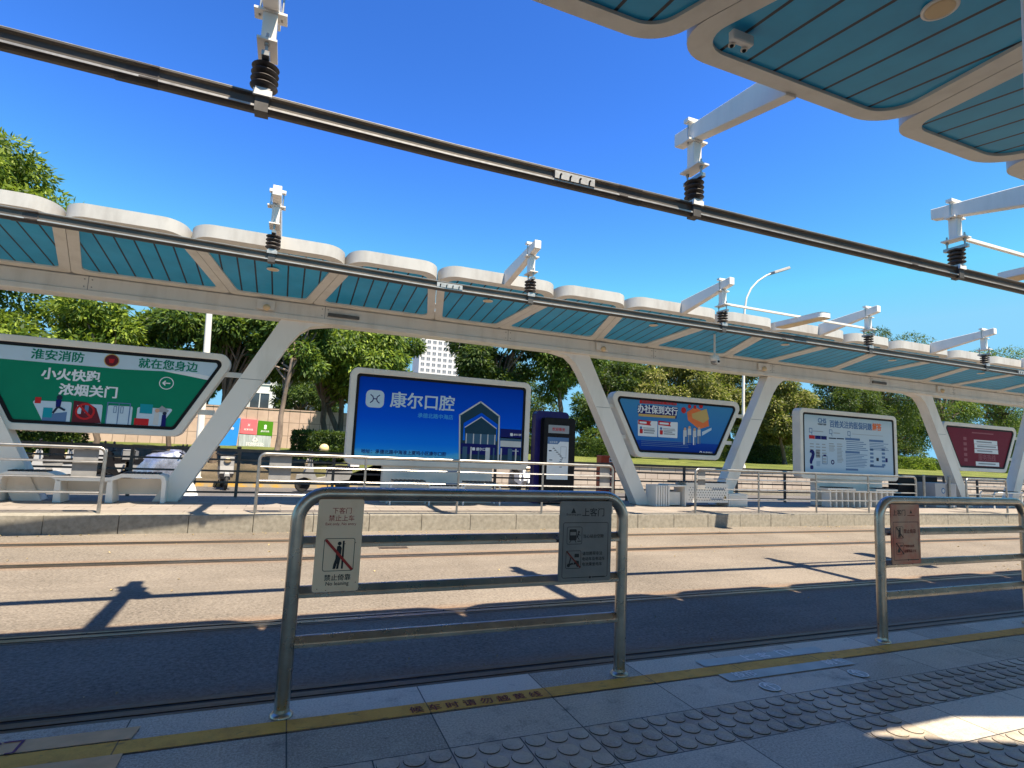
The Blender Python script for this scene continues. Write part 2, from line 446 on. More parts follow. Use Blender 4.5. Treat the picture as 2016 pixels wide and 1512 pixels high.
def arc(cx, cy, r, a0, a1, n=8): return [(cx + r * math.cos(R(a0 + (a1 - a0) * i / n)), cy + r * math.sin(R(a0 + (a1 - a0) * i / n))) for i in range(n + 1)]
def rounded(poly, r, n=7):
    out = []; k = len(poly)
    rs = r if isinstance(r, (list, tuple)) else [r] * k
    for i in range(k):
        p0, p, p1 = Vector(poly[i - 1]), Vector(poly[i]), Vector(poly[(i + 1) % k])
        a, b = (p0 - p).normalized(), (p1 - p).normalized()
        half = a.angle(b) / 2; t = rs[i] / math.tan(half); c = p + (a + b).normalized() * rs[i] / math.sin(half)
        s0, s1 = p + a * t - c, p + b * t - c
        a0 = math.atan2(s0.y, s0.x); a1 = math.atan2(s1.y, s1.x)
        d = (a1 - a0 + math.pi) % (2 * math.pi) - math.pi
        out += [(c.x + rs[i] * math.cos(a0 + d * q / n), c.y + rs[i] * math.sin(a0 + d * q / n)) for q in range(n + 1)]
    return out
def inset(poly, d):
    """inward offset of a convex polygon given counter-clockwise"""
    k = len(poly); ls = []
    for i in range(k):
        p, q = Vector(poly[i]), Vector(poly[(i + 1) % k]); t = (q - p).normalized(); nn = Vector((-t.y, t.x))
        ls.append((p + nn * d, t))
    out = []
    for i in range(k):
        p, t = ls[i - 1]; q, u = ls[i]
        den = t.x * u.y - t.y * u.x; s_ = ((q - p).x * u.y - (q - p).y * u.x) / den
        out.append(tuple(p + t * s_))
    return out

_tc = {}
def glyphs(body, bold):
    if (body, bold) not in _tc:
        c = bpy.data.curves.new('lettering', 'FONT'); c.body = body; c.align_x = 'CENTER'; c.resolution_u = 3; c.offset = bold
        o = bpy.data.objects.new('lettering', c); C.objects.link(o)
        dg = bpy.context.evaluated_depsgraph_get()
        me = bpy.data.meshes.new_from_object(o.evaluated_get(dg))
        vs = [tuple(v.co) for v in me.vertices]; fs = [tuple(p.vertices) for p in me.polygons]
        bpy.data.objects.remove(o); bpy.data.curves.remove(c); bpy.data.meshes.remove(me)
        if vs:
            ys = [v[1] for v in vs]; xs = [v[0] for v in vs]
            cx, cy = (min(xs) + max(xs)) / 2, (min(ys) + max(ys)) / 2
            vs = [((x - cx), (y - cy), 0) for x, y, z in vs]
            wd = max(xs) - min(xs)
        else: wd = 1
        _tc[(body, bold)] = (vs, fs, wd)
    return _tc[(body, bold)]

class Face:
    """draws flat print on a plane: kind 'xz' at depth y (facing -Y) or 'xy' at height z (facing up)"""
    def __init__(s, mb, plane, at, step=.0012): s.mb = mb; s.pl = plane; s.at = at; s.st = step
    def P(s, p, l): return (p[0], s.at - s.st * l, p[1]) if s.pl == 'xz' else (p[0], p[1], s.at + s.st * l)
    def poly(s, pts, mt, l=1): s.mb.add([s.P(p, l) for p in pts], [tuple(range(len(pts)))], mt); return s
    def rect(s, x0, z0, x1, z1, mt, l=1): return s.poly([(x0, z0), (x1, z0), (x1, z1), (x0, z1)], mt, l)
    def rrect(s, x0, z0, x1, z1, r, mt, l=1): return s.poly(rounded([(x0, z0), (x1, z0), (x1, z1), (x0, z1)], r, 5), mt, l)
    def circ(s, c, r, mt, l=1, n=24): return s.poly([(c[0] + r * math.cos(2 * math.pi * i / n), c[1] + r * math.sin(2 * math.pi * i / n)) for i in range(n)], mt, l)
    def loop(s, pts, wd, mt, l=1, close=True):
        k = len(pts)
        for i in range(k if close else k - 1): s.line(pts[i], pts[(i + 1) % k], wd, mt, l)
        return s
    def ringc(s, c, r, wd, mt, l=1, n=28):
        o = [(c[0] + r * math.cos(2 * math.pi * i / n), c[1] + r * math.sin(2 * math.pi * i / n)) for i in range(n)]
        i_ = [(c[0] + (r - wd) * math.cos(2 * math.pi * i / n), c[1] + (r - wd) * math.sin(2 * math.pi * i / n)) for i in range(n)]
        vs = [s.P(p, l) for p in o + i_]
        s.mb.add(vs, [(i, (i + 1) % n, n + (i + 1) % n, n + i) for i in range(n)], mt); return s
    def rring(s, x0, z0, x1, z1, r, wd, mt, l=1):
        o = rounded([(x0, z0), (x1, z0), (x1, z1), (x0, z1)], r, 5); i_ = rounded([(x0 + wd, z0 + wd), (x1 - wd, z0 + wd), (x1 - wd, z1 - wd), (x0 + wd, z1 - wd)], max(r - wd, .001), 5)
        n = len(o); s.mb.add([s.P(p, l) for p in o + i_], [(i, (i + 1) % n, n + (i + 1) % n, n + i) for i in range(n)], mt); return s
    def line(s, a, b, wd, mt, l=1):
        a, b = Vector(a), Vector(b); t = (b - a).normalized(); nn = Vector((-t.y, t.x)) * wd / 2; e = t * wd * .2
        return s.poly([tuple(a - e - nn), tuple(b + e - nn), tuple(b + e + nn), tuple(a - e + nn)], mt, l)
    def text(s, body, c, width, mt, l=2, bold=.0, aspect=1.0, shear=0.0):
        vs, fs, wd = glyphs(body, 0); k = width / wd; b = bold * .85
        for i, (dx, dy) in enumerate(((0, 0),) if not bold else ((-b, -b * .6), (b, -b * .6), (-b, b * .6), (b, b * .6))):
            if vs: s.mb.add([s.P((c[0] + (x + dx) * k, c[1] + (y + dy) * k * aspect), l + .1 * i) for x, y, z in vs], fs, mt)
        return s
    def bars(s, x0, z0, x1, z1, n, mt, l=2, rng=None, fill=.5):
        rng = rng or random.Random(int(abs(x0 * 997 + z0 * 131)))
        h = (z1 - z0) / n
        for i in range(n): s.rect(x0, z0 + h * i, x0 + (x1 - x0) * rng.uniform(.7, 1), z0 + h * (i + fill), mt, l)
        return s

def text2(F, body, a, b, mt, l=2, bold=0.0, aspect=1.0):
    return F.text(body, ((a[0] + b[0]) / 2, (a[1] + b[1]) / 2), b[0] - a[0], mt, l, bold, aspect)

# ------------------------------------------------------------------ ground, roads, platforms
G = -0.284
mb = MB(); mb.add([(-500, -500, -.40), (700, -500, -.40), (700, 900, -.40), (-500, 900, -.40)], [(0, 1, 2, 3)], 'dirt'); struct(mb.obj('ground'))
mb = MB(); mb.add([(-60, 3.0, G), (180, 3.0, G), (180, 10.6, G), (-60, 10.6, G)], [(0, 1, 2, 3)], 'tram_asphalt'); struct(mb.obj('tramway_road'))
mb = MB(); mb.add([(-60, 13.7, G), (180, 13.7, G), (180, 20.6, G), (-60, 20.6, G)], [(0, 1, 2, 3)], 'street_asphalt'); struct(mb.obj('street_road'))
mb = MB(); mb.box(-40, 70, -7, 3.105, -.5, 0, 'paving'); struct(mb.obj('near_platform'))
mb = MB(); mb.box(-40, 180, 10.80, 13.75, -.5, 0, 'farpaving'); struct(mb.obj('far_platform'))
mb = MB(); x = -21.3; rr = random.Random(3)
while x < 120:
    mb.box(x + .004, x + .946, 10.44 + rr.uniform(0, .006), 10.797, -.5, .002 + rr.uniform(0, .003), 'kerbgranite'); x += .95
struct(mb.obj('platform_kerb', bevel=.006))

mb = MB(); mb.add([(-40, 2.785, .004), (60, 2.785, .004), (60, 2.895, .004), (-40, 2.895, .004)], [(0, 1, 2, 3)], 'yellowline')
F = Face(mb, 'xy', .004)
text2(F, '候 车 时 请 勿 越 黄 线', (0.663, 2.833), (1.361, 2.828), 'inkbrown', 2, .012)
struct(mb.obj('yellow_safety_line'))

# raised domes of the tactile paving
mb = MB()
def domes(x0, x1, y0):
    x = x0
    while x < x1 - .01:
        for i in range(3):
            for j in range(3):
                cx, cy = x + .054 + .1085 * i, y0 + .054 + .1085 * j
                mb.lathe([(.0475, .0005), (.0455, .0040)], (cx, cy, 0), 'studshade', 18); mb.lathe([(.0455, .0041), (.042, .0062), (.0, .0063)], (cx, cy, 0), 'paving', 18)
        x += .325
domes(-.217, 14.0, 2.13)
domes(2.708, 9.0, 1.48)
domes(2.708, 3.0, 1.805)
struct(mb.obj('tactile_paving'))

# tram rails: head and guard lips with a flange groove between them
for i, (yy, lb) in enumerate(((3.9, 'grooved tram rail in the shaded strip right beside the near platform edge'), (5.38, 'grooved tram rail along the edge of the near canopy shadow'),
                              (8.15, 'rusty grooved tram rail in sunlight, first of the far track'), (9.6, 'rusty grooved tram rail in sunlight nearest the far kerb'))):
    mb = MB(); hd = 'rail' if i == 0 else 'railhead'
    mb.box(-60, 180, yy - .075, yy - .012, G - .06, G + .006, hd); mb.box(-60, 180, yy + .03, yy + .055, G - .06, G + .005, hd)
    mb.box(-60, 180, yy - .115, yy - .077, G - .06, G + .002, 'rail'); mb.box(-60, 180, yy + .057, yy + .09, G - .06, G + .002, 'rail')
    mb.box(-60, 180, yy - .012, yy + .03, G - .06, G + .0012, 'black')
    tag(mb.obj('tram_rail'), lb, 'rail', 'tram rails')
mb = MB(); mb.box(4.05, 4.30, 9.15, 9.40, G - .01, G + .004, 'rail'); tag(mb.obj('drain_cover', bevel=.003), 'small rusty square drain cover in the far track', 'drain cover')

mb = MB(); c = (1.648, 8.748); mb.box(c[0] - .22, c[0] + .22, c[1] - .10, c[1] + .10, G - .01, G + .004, 'rail'); tag(mb.obj('drain_cover', bevel=.003), 'small brown drain cover between the tracks behind the foreground railing', 'drain cover')
# dry leaves blown along the far kerb and the near track
rl = np.random.default_rng(9); mb = MB()
for i in range(420):
    if i < 300: lx, ly = rl.uniform(-8, 34), 10.40 - abs(rl.normal()) * .10
    elif i < 380: lx, ly = rl.uniform(-6, 20), rl.uniform(5.6, 10.0)
    else: lx, ly = rl.uniform(-2.5, 7), rl.uniform(3.25, 5.2)
    an = rl.uniform(0, 6.28); l_ = rl.uniform(.02, .055) * (1 if i < 380 else .5); ca, sa = math.cos(an), math.sin(an); h = rl.uniform(.004, .02)
    mb.add([(lx, ly, G + .004), (lx + l_ * (.5 * ca - .3 * sa), ly + l_ * (.5 * sa + .3 * ca), G + .004 + h), (lx + l_ * ca, ly + l_ * sa, G + .006), (lx + l_ * (.5 * ca + .3 * sa), ly + l_ * (.5 * sa - .3 * ca), G + .004 + h)], [(0, 1, 2, 3)], 'dry_leaf')
o = mb.obj('fallen_leaves'); o['kind'] = 'stuff'
# floor stickers
def sticker(poly, mt, label, fn):
    mb = MB(); mb.add([(a, b, .006) for a, b in poly], [(0, 1, 2, 3)], mt); F = Face(mb, 'xy', .006)
    fn(F); tag(mb.obj('floor_sticker'), label, 'floor sticker', 'floor stickers on the near platform')
sticker([(2.51, 2.90), (3.53, 2.90), (3.56, 3.0), (2.51, 3.0)], 'mat_blue', 'pale blue floor sticker with three white characters at the platform edge', lambda F: (
    F.text('上', (2.878, 2.953), .085, 'mat_text', 2, .03), F.text('客', (3.034, 2.954), .09, 'mat_text', 2, .03), F.text('门', (3.214, 2.958), .085, 'mat_text', 2, .03)))
sticker([(2.50, 2.678), (3.53, 2.678), (3.53, 2.78), (2.50, 2.78)], 'mat_blue', 'pale blue floor sticker with white characters on the inner side of the yellow line', lambda F: (
    F.text('投币', (2.661, 2.737), .16, 'mat_text', 2, .025), F.text('刷卡', (3.409, 2.741), .16, 'mat_text', 2, .025)))
def arrow(c):
    def fn(F):
        F.ringc(c, .058, .007, 'mat_text', 2)
        F.line((c[0], c[1] - .04), (c[0], c[1] + .03), .013, 'mat_text', 2); F.line((c[0] - .028, c[1] + .008), (c[0], c[1] + .04), .013, 'mat_text', 3); F.line((c[0] + .028, c[1] + .008), (c[0], c[1] + .04), .013, 'mat_text', 4)
    mb = MB(); F = Face(mb, 'xy', .004); F.circ(c, .060, 'mat_blue', 1); fn(F); return mb
tag(arrow((2.672, 2.556)).obj('floor_sticker'), 'round white arrow sticker on the paving, the nearer of the two', 'floor sticker', 'floor stickers on the near platform')
tag(arrow((3.392, 2.558)).obj('floor_sticker'), 'round white arrow sticker on the paving, the farther right of the two', 'floor sticker', 'floor stickers on the near platform')
sticker([(-2.2, 2.90), (-.50, 2.90), (-.485, 3.008), (-2.2, 3.008)], 'mat_beige', 'beige floor strip with a purple character outside the yellow line at left', lambda F: F.text('下 客 门', (-1.10, 2.952), .42, 'inkpurple', 2, .01))
sticker([(-2.2, 2.60), (-.50, 2.60), (-.50, 2.781), (-2.2, 2.781)], 'mat_beige', 'plain beige floor strip inside the yellow line at lower left corner', lambda F: None)

# ------------------------------------------------------------------ near railings
def near_railing(x0, x1, label):
    Y = 2.953; t = thing('platform_railing', ((x0 + x1) / 2, Y, 0), label, 'railing', 'steel railings on the near platform')
    r, zt, rb = .034, 1.023, .13
    pts = [(x0, Y, .02), (x0, Y, .5)] + [(x, Y, z) for x, z in arc(x0 + rb, zt - rb, rb, 180, 90, 8)] + [((x0 + x1) / 2, Y, zt)] + [(x, Y, z) for x, z in arc(x1 - rb, zt - rb, rb, 90, 0, 8)] + [(x1, Y, .5), (x1, Y, .02)]
    mb = MB(); mb.tube(pts, r, 'steel', 22); mb.obj('handrail', t)
    for z in (.79, .556, .326):
        mb = MB(); mb.prism([(Y - .019, z - .026), (Y + .021, z - .026), (Y + .021, z + .026), (Y + .010, z + .026), (Y - .019, z - .006)], 'x', x0 + .028, x1 - .028, 'steel'); mb.obj('crossbar', t, bevel=.003)
    for x in (x0, x1):
        mb = MB(); mb.lathe([(.052, 0), (.052, .006), (.047, .013), (.037, .02), (.035, .035)], (x, Y, .001), 'steel', 24); mb.obj('base_flange', t)
    return t
near_railing(.085, 1.925, 'brushed steel railing with a cream sign and a grey sign, in the foreground centre')
near_railing(4.185, 6.015, 'brushed steel railing with a reddish sign at the right side of the foreground')

def plate(x0, x1, z0, z1, mt, yf=2.914): 
    mb = MB(); mb.prism(rounded([(x0, z0), (x1, z0), (x1, z1), (x0, z1)], .012, 4), 'y', yf, yf + .007, mt); return mb, Face(mb, 'xz', yf, .0006)
# cream sign
mb, F = plate(.172, .388, .560, .999, 'signplate')
text2(F, '下客门', (0.239, 0.945), (0.329, 0.945), 'inkred', 2, .0)
text2(F, '禁止上车', (0.224, 0.909), (0.345, 0.909), 'inkred', 2, .0)
text2(F, 'Exit only, No entry', (0.211, 0.881), (0.356, 0.877), 'inkred', 2, .0)
def noLean(F, x0, z0, x1, z1, mt, red):
    w_, h_ = x1 - x0, z1 - z0
    F.rring(x0, z0, x1, z1, .012, .0028, mt, 1)
    U = lambda u, v: (x0 + w_ * u, z0 + h_ * v)
    F.rect(*U(.60, .07), *U(.66, .92), mt, 2)
    F.circ(U(.50, .84), w_ * .062, mt, 2)
    F.poly([U(.43, .76), U(.52, .78), U(.58, .70), U(.565, .46), U(.55, .36), U(.40, .36), U(.405, .55)], mt, 3)
    F.poly([U(.40, .38), U(.50, .38), U(.41, .07), U(.33, .07), U(.35, .22)], mt, 4); F.poly([U(.45, .38), U(.56, .38), U(.53, .2), U(.51, .07), U(.44, .07), U(.46, .2)], mt, 5)
    F.line(U(.06, .95), U(.94, .05), w_ * .085, red, 6)
a, b = (0.207, 0.656), (0.357, 0.812)
noLean(F, a[0] + .004, a[1], b[0], b[1], 'ink', 'inkred')
text2(F, '禁止倚靠', (0.224, 0.629), (0.347, 0.624), 'ink', 2, .012)
text2(F, 'No leaning', (0.233, 0.598), (0.340, 0.593), 'ink', 2, .008)
for q in ((.195, .575), (.36, .79), (.372, .60), (.235, .567), (.31, .785)): F.circ(q, .0022, 'inkbrown', 2, 8)
tag(mb.obj('safety_sign'), 'cream sign with a red struck-out leaning figure on the foreground railing', 'sign', 'safety signs on the railings')
# grey sign
mb, F = plate(1.483, 1.824, .549, 1.0, 'signsteel')
c2 = [(1.627, 0.938), (1.772, 0.938)]
text2(F, '上客门', c2[0], c2[1], 'ink', 2, .012)
c = (1.569, 0.947); F.poly([(c[0] - .016, c[1] - .014), (c[0] + .016, c[1] - .014), (c[0], c[1] + .016)], 'ink', 2)
text2(F, 'Boarding gate', (1.525, 0.924), (1.617, 0.924), 'ink', 2)
F.rring(1.505, .570, 1.803, .880, .012, .0032, 'ink', 1)
def icon(F, x0, z0, x1, z1): F.rring(x0, z0, x1, z1, .010, .003, 'ink', 2)
icon(F, 1.530, .757, 1.629, .856)
F.rrect(1.546, .779, 1.593, .842, .008, 'ink', 3); F.rect(1.551, .808, 1.588, .826, 'signsteel', 4); F.line((1.548, .768), (1.556, .779), .004, 'ink', 3); F.line((1.590, .768), (1.583, .779), .004, 'ink', 3)
F.circ((1.607, .826), .006, 'ink', 3); F.line((1.604, .818), (1.598, .796), .008, 'ink', 3); F.line((1.603, .814), (1.616, .806), .004, 'ink', 4); F.line((1.599, .797), (1.610, .784), .004, 'ink', 4); F.rect(1.598, .772, 1.622, .777, 'ink', 3)
text2(F, '当心站台空隙', (1.637, 0.804), (1.772, 0.800), 'ink', 2, .015)
icon(F, 1.527, .622, 1.626, .722)
F.circ((1.546, .641), .010, 'ink', 3); F.circ((1.605, .641), .010, 'ink', 3); F.line((1.546, .645), (1.572, .650), .010, 'ink', 4); F.poly([(1.575, .645), (1.612, .645), (1.612, .664), (1.588, .668)], 'ink', 5); F.line((1.548, .648), (1.561, .690), .006, 'ink', 6); F.rrect(1.583, .684, 1.612, .704, .004, 'ink', 3)
F.line((1.532, .718), (1.620, .628), .008, 'inkbrown', 7)
for i, s_ in enumerate(('请勿携带非法', '电动车及电动车', '电池乘坐电车')):
    text2(F, s_, (1.634, 0.704)[:1] + (.7045 - .030 * i,), (1.640 + (.143 if i == 1 else .125), .7045 - .030 * i), 'ink', 2, .015)
F.circ((1.687, .571), .007, 'ink', 3, 14); F.rect(1.70, .568, 1.785, .575, 'ink', 3)
tag(mb.obj('safety_sign'), 'grey metal boarding sign with two pictograms on the foreground railing', 'sign', 'safety signs on the railings')
# reddish sign
mb, F = plate(4.256, 4.582, .556, .998, 'signreflect')
text2(F, '上客门', (4.278, 0.936), (4.418, 0.937), 'ink', 2, .012)
c = (4.483, 0.943); F.poly([(c[0] - .013, c[1] - .012), (c[0] + .013, c[1] - .012), (c[0], c[1] + .014)], 'ink', 2); F.rect(c[0] - .042, c[1] - .031, c[0] + .042, c[1] - .026, 'inkbrown', 2)
F.rring(4.277, .585, 4.563, .868, .006, .004, 'ink', 1)
noLean(F, 4.303, .745, 4.388, .833, 'ink', 'ink')
F.rring(4.303, .628, 4.388, .713, .006, .003, 'ink', 1); F.poly([(4.318, .642), (4.348, .642), (4.35, .655), (4.335, .676), (4.318, .658)], 'ink', 2); F.bars(4.345, .685, 4.38, .70, 2, 'ink', 2); F.line((4.305, .711), (4.386, .63), .008, 'ink', 4)
text2(F, '禁止倚靠', (4.394, 0.799), (4.532, 0.797), 'inkbrown', 2, .015)
text2(F, '严禁携带易燃', (4.392, 0.689), (4.508, 0.687), 'inkbrown', 2, .02)
text2(F, '易爆物品上车', (4.392, 0.653), (4.528, 0.650), 'inkbrown', 2, .02)
F.rect(4.45, .583, 4.555, .589, 'ink', 3); F.circ((4.435, .586), .006, 'ink', 3, 12)
tag(mb.obj('safety_sign'), 'metal sign tinted by a painted red reflection, with two struck-out pictograms on the right railing', 'sign', 'safety signs on the railings')

# ------------------------------------------------------------------ canopies
PX = 4.243
YM = 13.58                                     # near and far sides mirror about the middle of the tracks
def canopy(side, cx0, k0, k1, label, cols):
    far = side == 'far'
    f = (lambda y: y) if far else (lambda y: YM - y)
    t = thing('platform_canopy', (cx0, f(12.7), 0), label, 'canopy', 'canopies over the two platforms')
    zf, zb, yf_, yb = 4.53, 4.18, 10.13, 12.5
    def zz(y): return zb + (yb - y) * (zf - zb) / (yb - yf_)
    def panel(cx, hf, hb):
        g = .004
        tr = [(-hf + g, yf_), (hf - g, yf_), (hb - g, yb), (-hb + g, yb)]
        outer = rounded(tr, [.36, .36, .10, .10], 8)
        ins = inset(tr, .165)
        inner = rounded(ins, [.24, .24, .13, .13], 8)
        n = len(outer); th = .215
        mbp = MB()
        def P(p, dz): return (cx + p[0], f(p[1]), zz(p[1]) + dz)
        vs = [P(p, 0) for p in outer] + [P(p, 0) for p in inner] + [P(p, th) for p in outer] + [P(p, .035) for p in inner]
        fb = [(i, (i + 1) % n, n + (i + 1) % n, n + i) for i in range(n)]
        mbp.add(vs, fb, 'cream')
        mbp.add(vs, [(i, (i + 1) % n, 2 * n + (i + 1) % n, 2 * n + i) for i in range(n)], 'fascia', True)
        mbp.add(vs, [(n + i, n + (i + 1) % n, 3 * n + (i + 1) % n, 3 * n + i) for i in range(n)], 'cream', True)
        mbp.add(vs, [tuple(2 * n + i for i in range(n))], 'fascia')
        o = mbp.obj('roof_panel', t, origin=(cx, f(11.3), 4.35))
        ms = MB(); big = inset(tr, .14)
        ms.add([P(p, .030) for p in rounded(big, [.24, .24, .13, .13], 8)], [tuple(range(n))], 'soffit'); ms.obj('soffit', o)
        return o
    for k in range(k0, k1):
        o = panel(cx0 + PX * k, 1.34, .78)
        yl = 11.08 if far else 11.40; c = (cx0 + PX * k + .02, f(yl), zz(yl) + .03)
        ml = MB(); ml.lathe([(.085, .0), (.086, -.018), (.078, -.022)], c, 'lens', 24); ml.lathe([(.086, .0), (.108, -.004), (.108, -.016), (.094, -.020), (.088, -.0155)], c, 'white', 28)
        ml.obj('downlight', o)
        panel(cx0 + PX * (k + .5), .7815, 1.3415)
    x0, x1 = cx0 + PX * k0 - 1.6, cx0 + PX * (k1 - .5) + 1.6
    ya, yb2 = sorted((f(12.5), f(12.95)))
    mb = MB(); mb.box(x0, x1, ya, yb2, 3.80, 4.165, 'cream'); lo = (ya - .022, ya + .1) if far else (yb2 - .1, yb2 + .022)
    mb.box(x0, x1, lo[0], lo[1], 3.79, 3.90, 'cream'); eb = mb.obj('edge_beam', t, bevel=.012)
    for k in range(k0, k1):
        xj = cx0 + PX * k + 1.06; a, b = sorted((f(12.497), f(12.6)))
        mb = MB(); mb.box(xj - .006, xj + .006, a, b, 3.902, 4.166, 'grey'); mb.obj('joint_line', eb)
        for dx in (-.06, .06):
            for z in (3.96, 4.10):
                mb = MB(); mb.lathe([(.012, -.010), (.012, .0)], (xj + dx, f(12.5), z), 'grey', 8, 'y') if far else None
                if far: mb.obj('bolt', eb)
    ya, yb2 = sorted((f(12.53), f(13.34)))
    mb = MB(); mb.box(x0, x1, ya, yb2, 4.172, 4.36, 'cream'); mb.obj('gutter', t)
    if not far:
        mb = MB(); mb.prism([(4.05, .245), (4.50, .11), (6.2, -.35), (6.2, .245)], 'z', 4.20, 4.34, 'cream'); mb.obj('sun_patch_mask', t)  # unseen plate added to trim the sun patch on the platform
    ya, yb2 = sorted((f(12.15), f(12.6)))
    mb = MB(); mb.box(x0, x1, ya, yb2, 4.462, 4.49, 'fascia'); mb.obj('capping', t)
    for vc in cols:
        for sgn in (-1, 1):
            wd = .20
            b0 = .82 if (vc < 0 and sgn < 0) else 1.30
            def X(z): return vc + sgn * (b0 + (3.28 - 1.30) * z / 3.80)
            ya, yb2 = sorted((f(12.56), f(12.88)))
            pl = [(X(0) - sgn * wd, 0), (X(0) + sgn * wd, 0), (X(3.30) + sgn * wd * 1.12, 3.30), (X(3.55) + sgn * (wd * 1.12 + .05), 3.55), (X(3.70) + sgn * (wd + .20), 3.71), (X(3.78) + sgn * (wd + .48), 3.775),
                  (X(3.8) + sgn * (wd + .62), 3.795), (X(3.8) - sgn * wd * 1.12, 3.795)]
            mb = MB(); mb.prism(pl, 'y', ya, yb2, 'white'); o = mb.obj('column', t, bevel=.02, ang=30)
            mb = MB(); xc = X(2.47); fy = f(12.558)
            mb.box(xc - wd - .002, xc + wd + .002, min(fy, f(12.882)), max(fy, f(12.882)), 2.465, 2.477, 'grey'); mb.obj('joint_line', o)
            xb = X(3.8) - sgn * .55
            mb = MB(); q = f(12.48)
            q0, q1 = sorted((q, q + (-.05 if far else .05))); mb.box(xb - .17, xb + .17, q0, q1, 3.93, 4.13, 'frame')
            mb.ball((xb + .02, (q0 + q1) / 2 - (.05 if far else -.05), 3.97), (.07, .06, .07), 'lens'); mb.obj('beam_lamp', t)
    return t
far_canopy = canopy('far', -.52, -4, 12, 'white canopy with blue boarded soffit over the far platform, carried on slanting columns', (-3.36, 10.12, 23.7, 37.2))
near_canopy = canopy('near', -.42, -3, 6, 'white and blue boarded canopy overhead at upper right, close to the camera', (-3.36, 10.16))
for c in ((.93, 3.995),(17.9, 3.995)):
    mb = MB(); mb.box(c[0] - .33, c[0] + .33, 12.455, 12.5, 3.955, 4.03, 'fence_dark'); mb.obj('vent_slot', far_canopy, bevel=.01)
# slender post at the right picture edge
mb = MB(); xa, xb = (2.164, 2.340), (2.189, 2.879)
k = (xb[0] - xa[0]) / (xb[1] - xa[1]); q0 = xa[0] - k * xa[1]; q1 = xa[0] + k * (3.9 - xa[1])
mb.hexa([(q0, .88, 0), (q0 + .11, .88, 0), (q0 + .11, 1.0, 0), (q0, 1.0, 0), (q1, .88, 3.9), (q1 + .11, .88, 3.9), (q1 + .11, 1.0, 3.9), (q1, 1.0, 3.9)], 'white')
tag(mb.obj('canopy_post', bevel=.012), 'slender white steel post cut by the right picture edge', 'post')
# made-up roof behind the viewer, added to throw the shade on the near platform
mb = MB(); pl = [(-30, .30), (3.30, .06), (4.6, -.47), (9, -1.2), (40, -1.2), (40, -12), (-30, -12)]
mb.prism(pl, 'z', 4.62, 4.85, 'cream'); tag(mb.obj('shade_roof'), 'unseen flat roof added behind the near platform to shade it', 'roof')

# emergency spot box under the near canopy
t = thing('emergency_light', (2.93, 3.02, 4.36), 'small white twin spot emergency lamp under the near canopy soffit', 'lamp')
mb = MB(); mb.box(2.83, 3.03, 2.99, 3.05, 4.395, 4.475, 'plasticw'); mb.obj('housing', t, bevel=.008)
for dx in (-.06, .06):
    mb = MB(); mb.lathe([(.016, .03), (.026, 0), (.026, -.010), (.0, -.010)], (2.93 + dx, 3.055, 4.394), 'frame', 16); mb.ball((2.93 + dx, 3.055, 4.383), .016, 'black'); mb.obj('spot', t)

# dome camera hanging from the far canopy
t = thing('security_camera', (9.86, 11.1, 4.39), 'grey dome camera hanging on a stem from the far canopy', 'camera')
mb = MB(); mb.tube([(9.86, 11.1, 4.42), (9.86, 11.1, 3.86)], .025, 'frame', 10); mb.obj('stem', t)
mb = MB(); mb.lathe([(.03, .10), (.10, .09), (.125, .05), (.125, -.03), (.11, -.05)], (9.86, 11.1, 3.77), 'frame', 20); mb.obj('housing', t)
mb = MB(); mb.ball((9.86, 11.1, 3.72), (.10, .10, .10), 'grey'); mb.box(9.82, 9.92, 10.97, 11.03, 3.65, 3.76, 'frame'); mb.lathe([(.03, -.01), (.03, .01)], (9.87, 10.965, 3.70), 'black', 12, 'y'); mb.obj('lens_head', t)

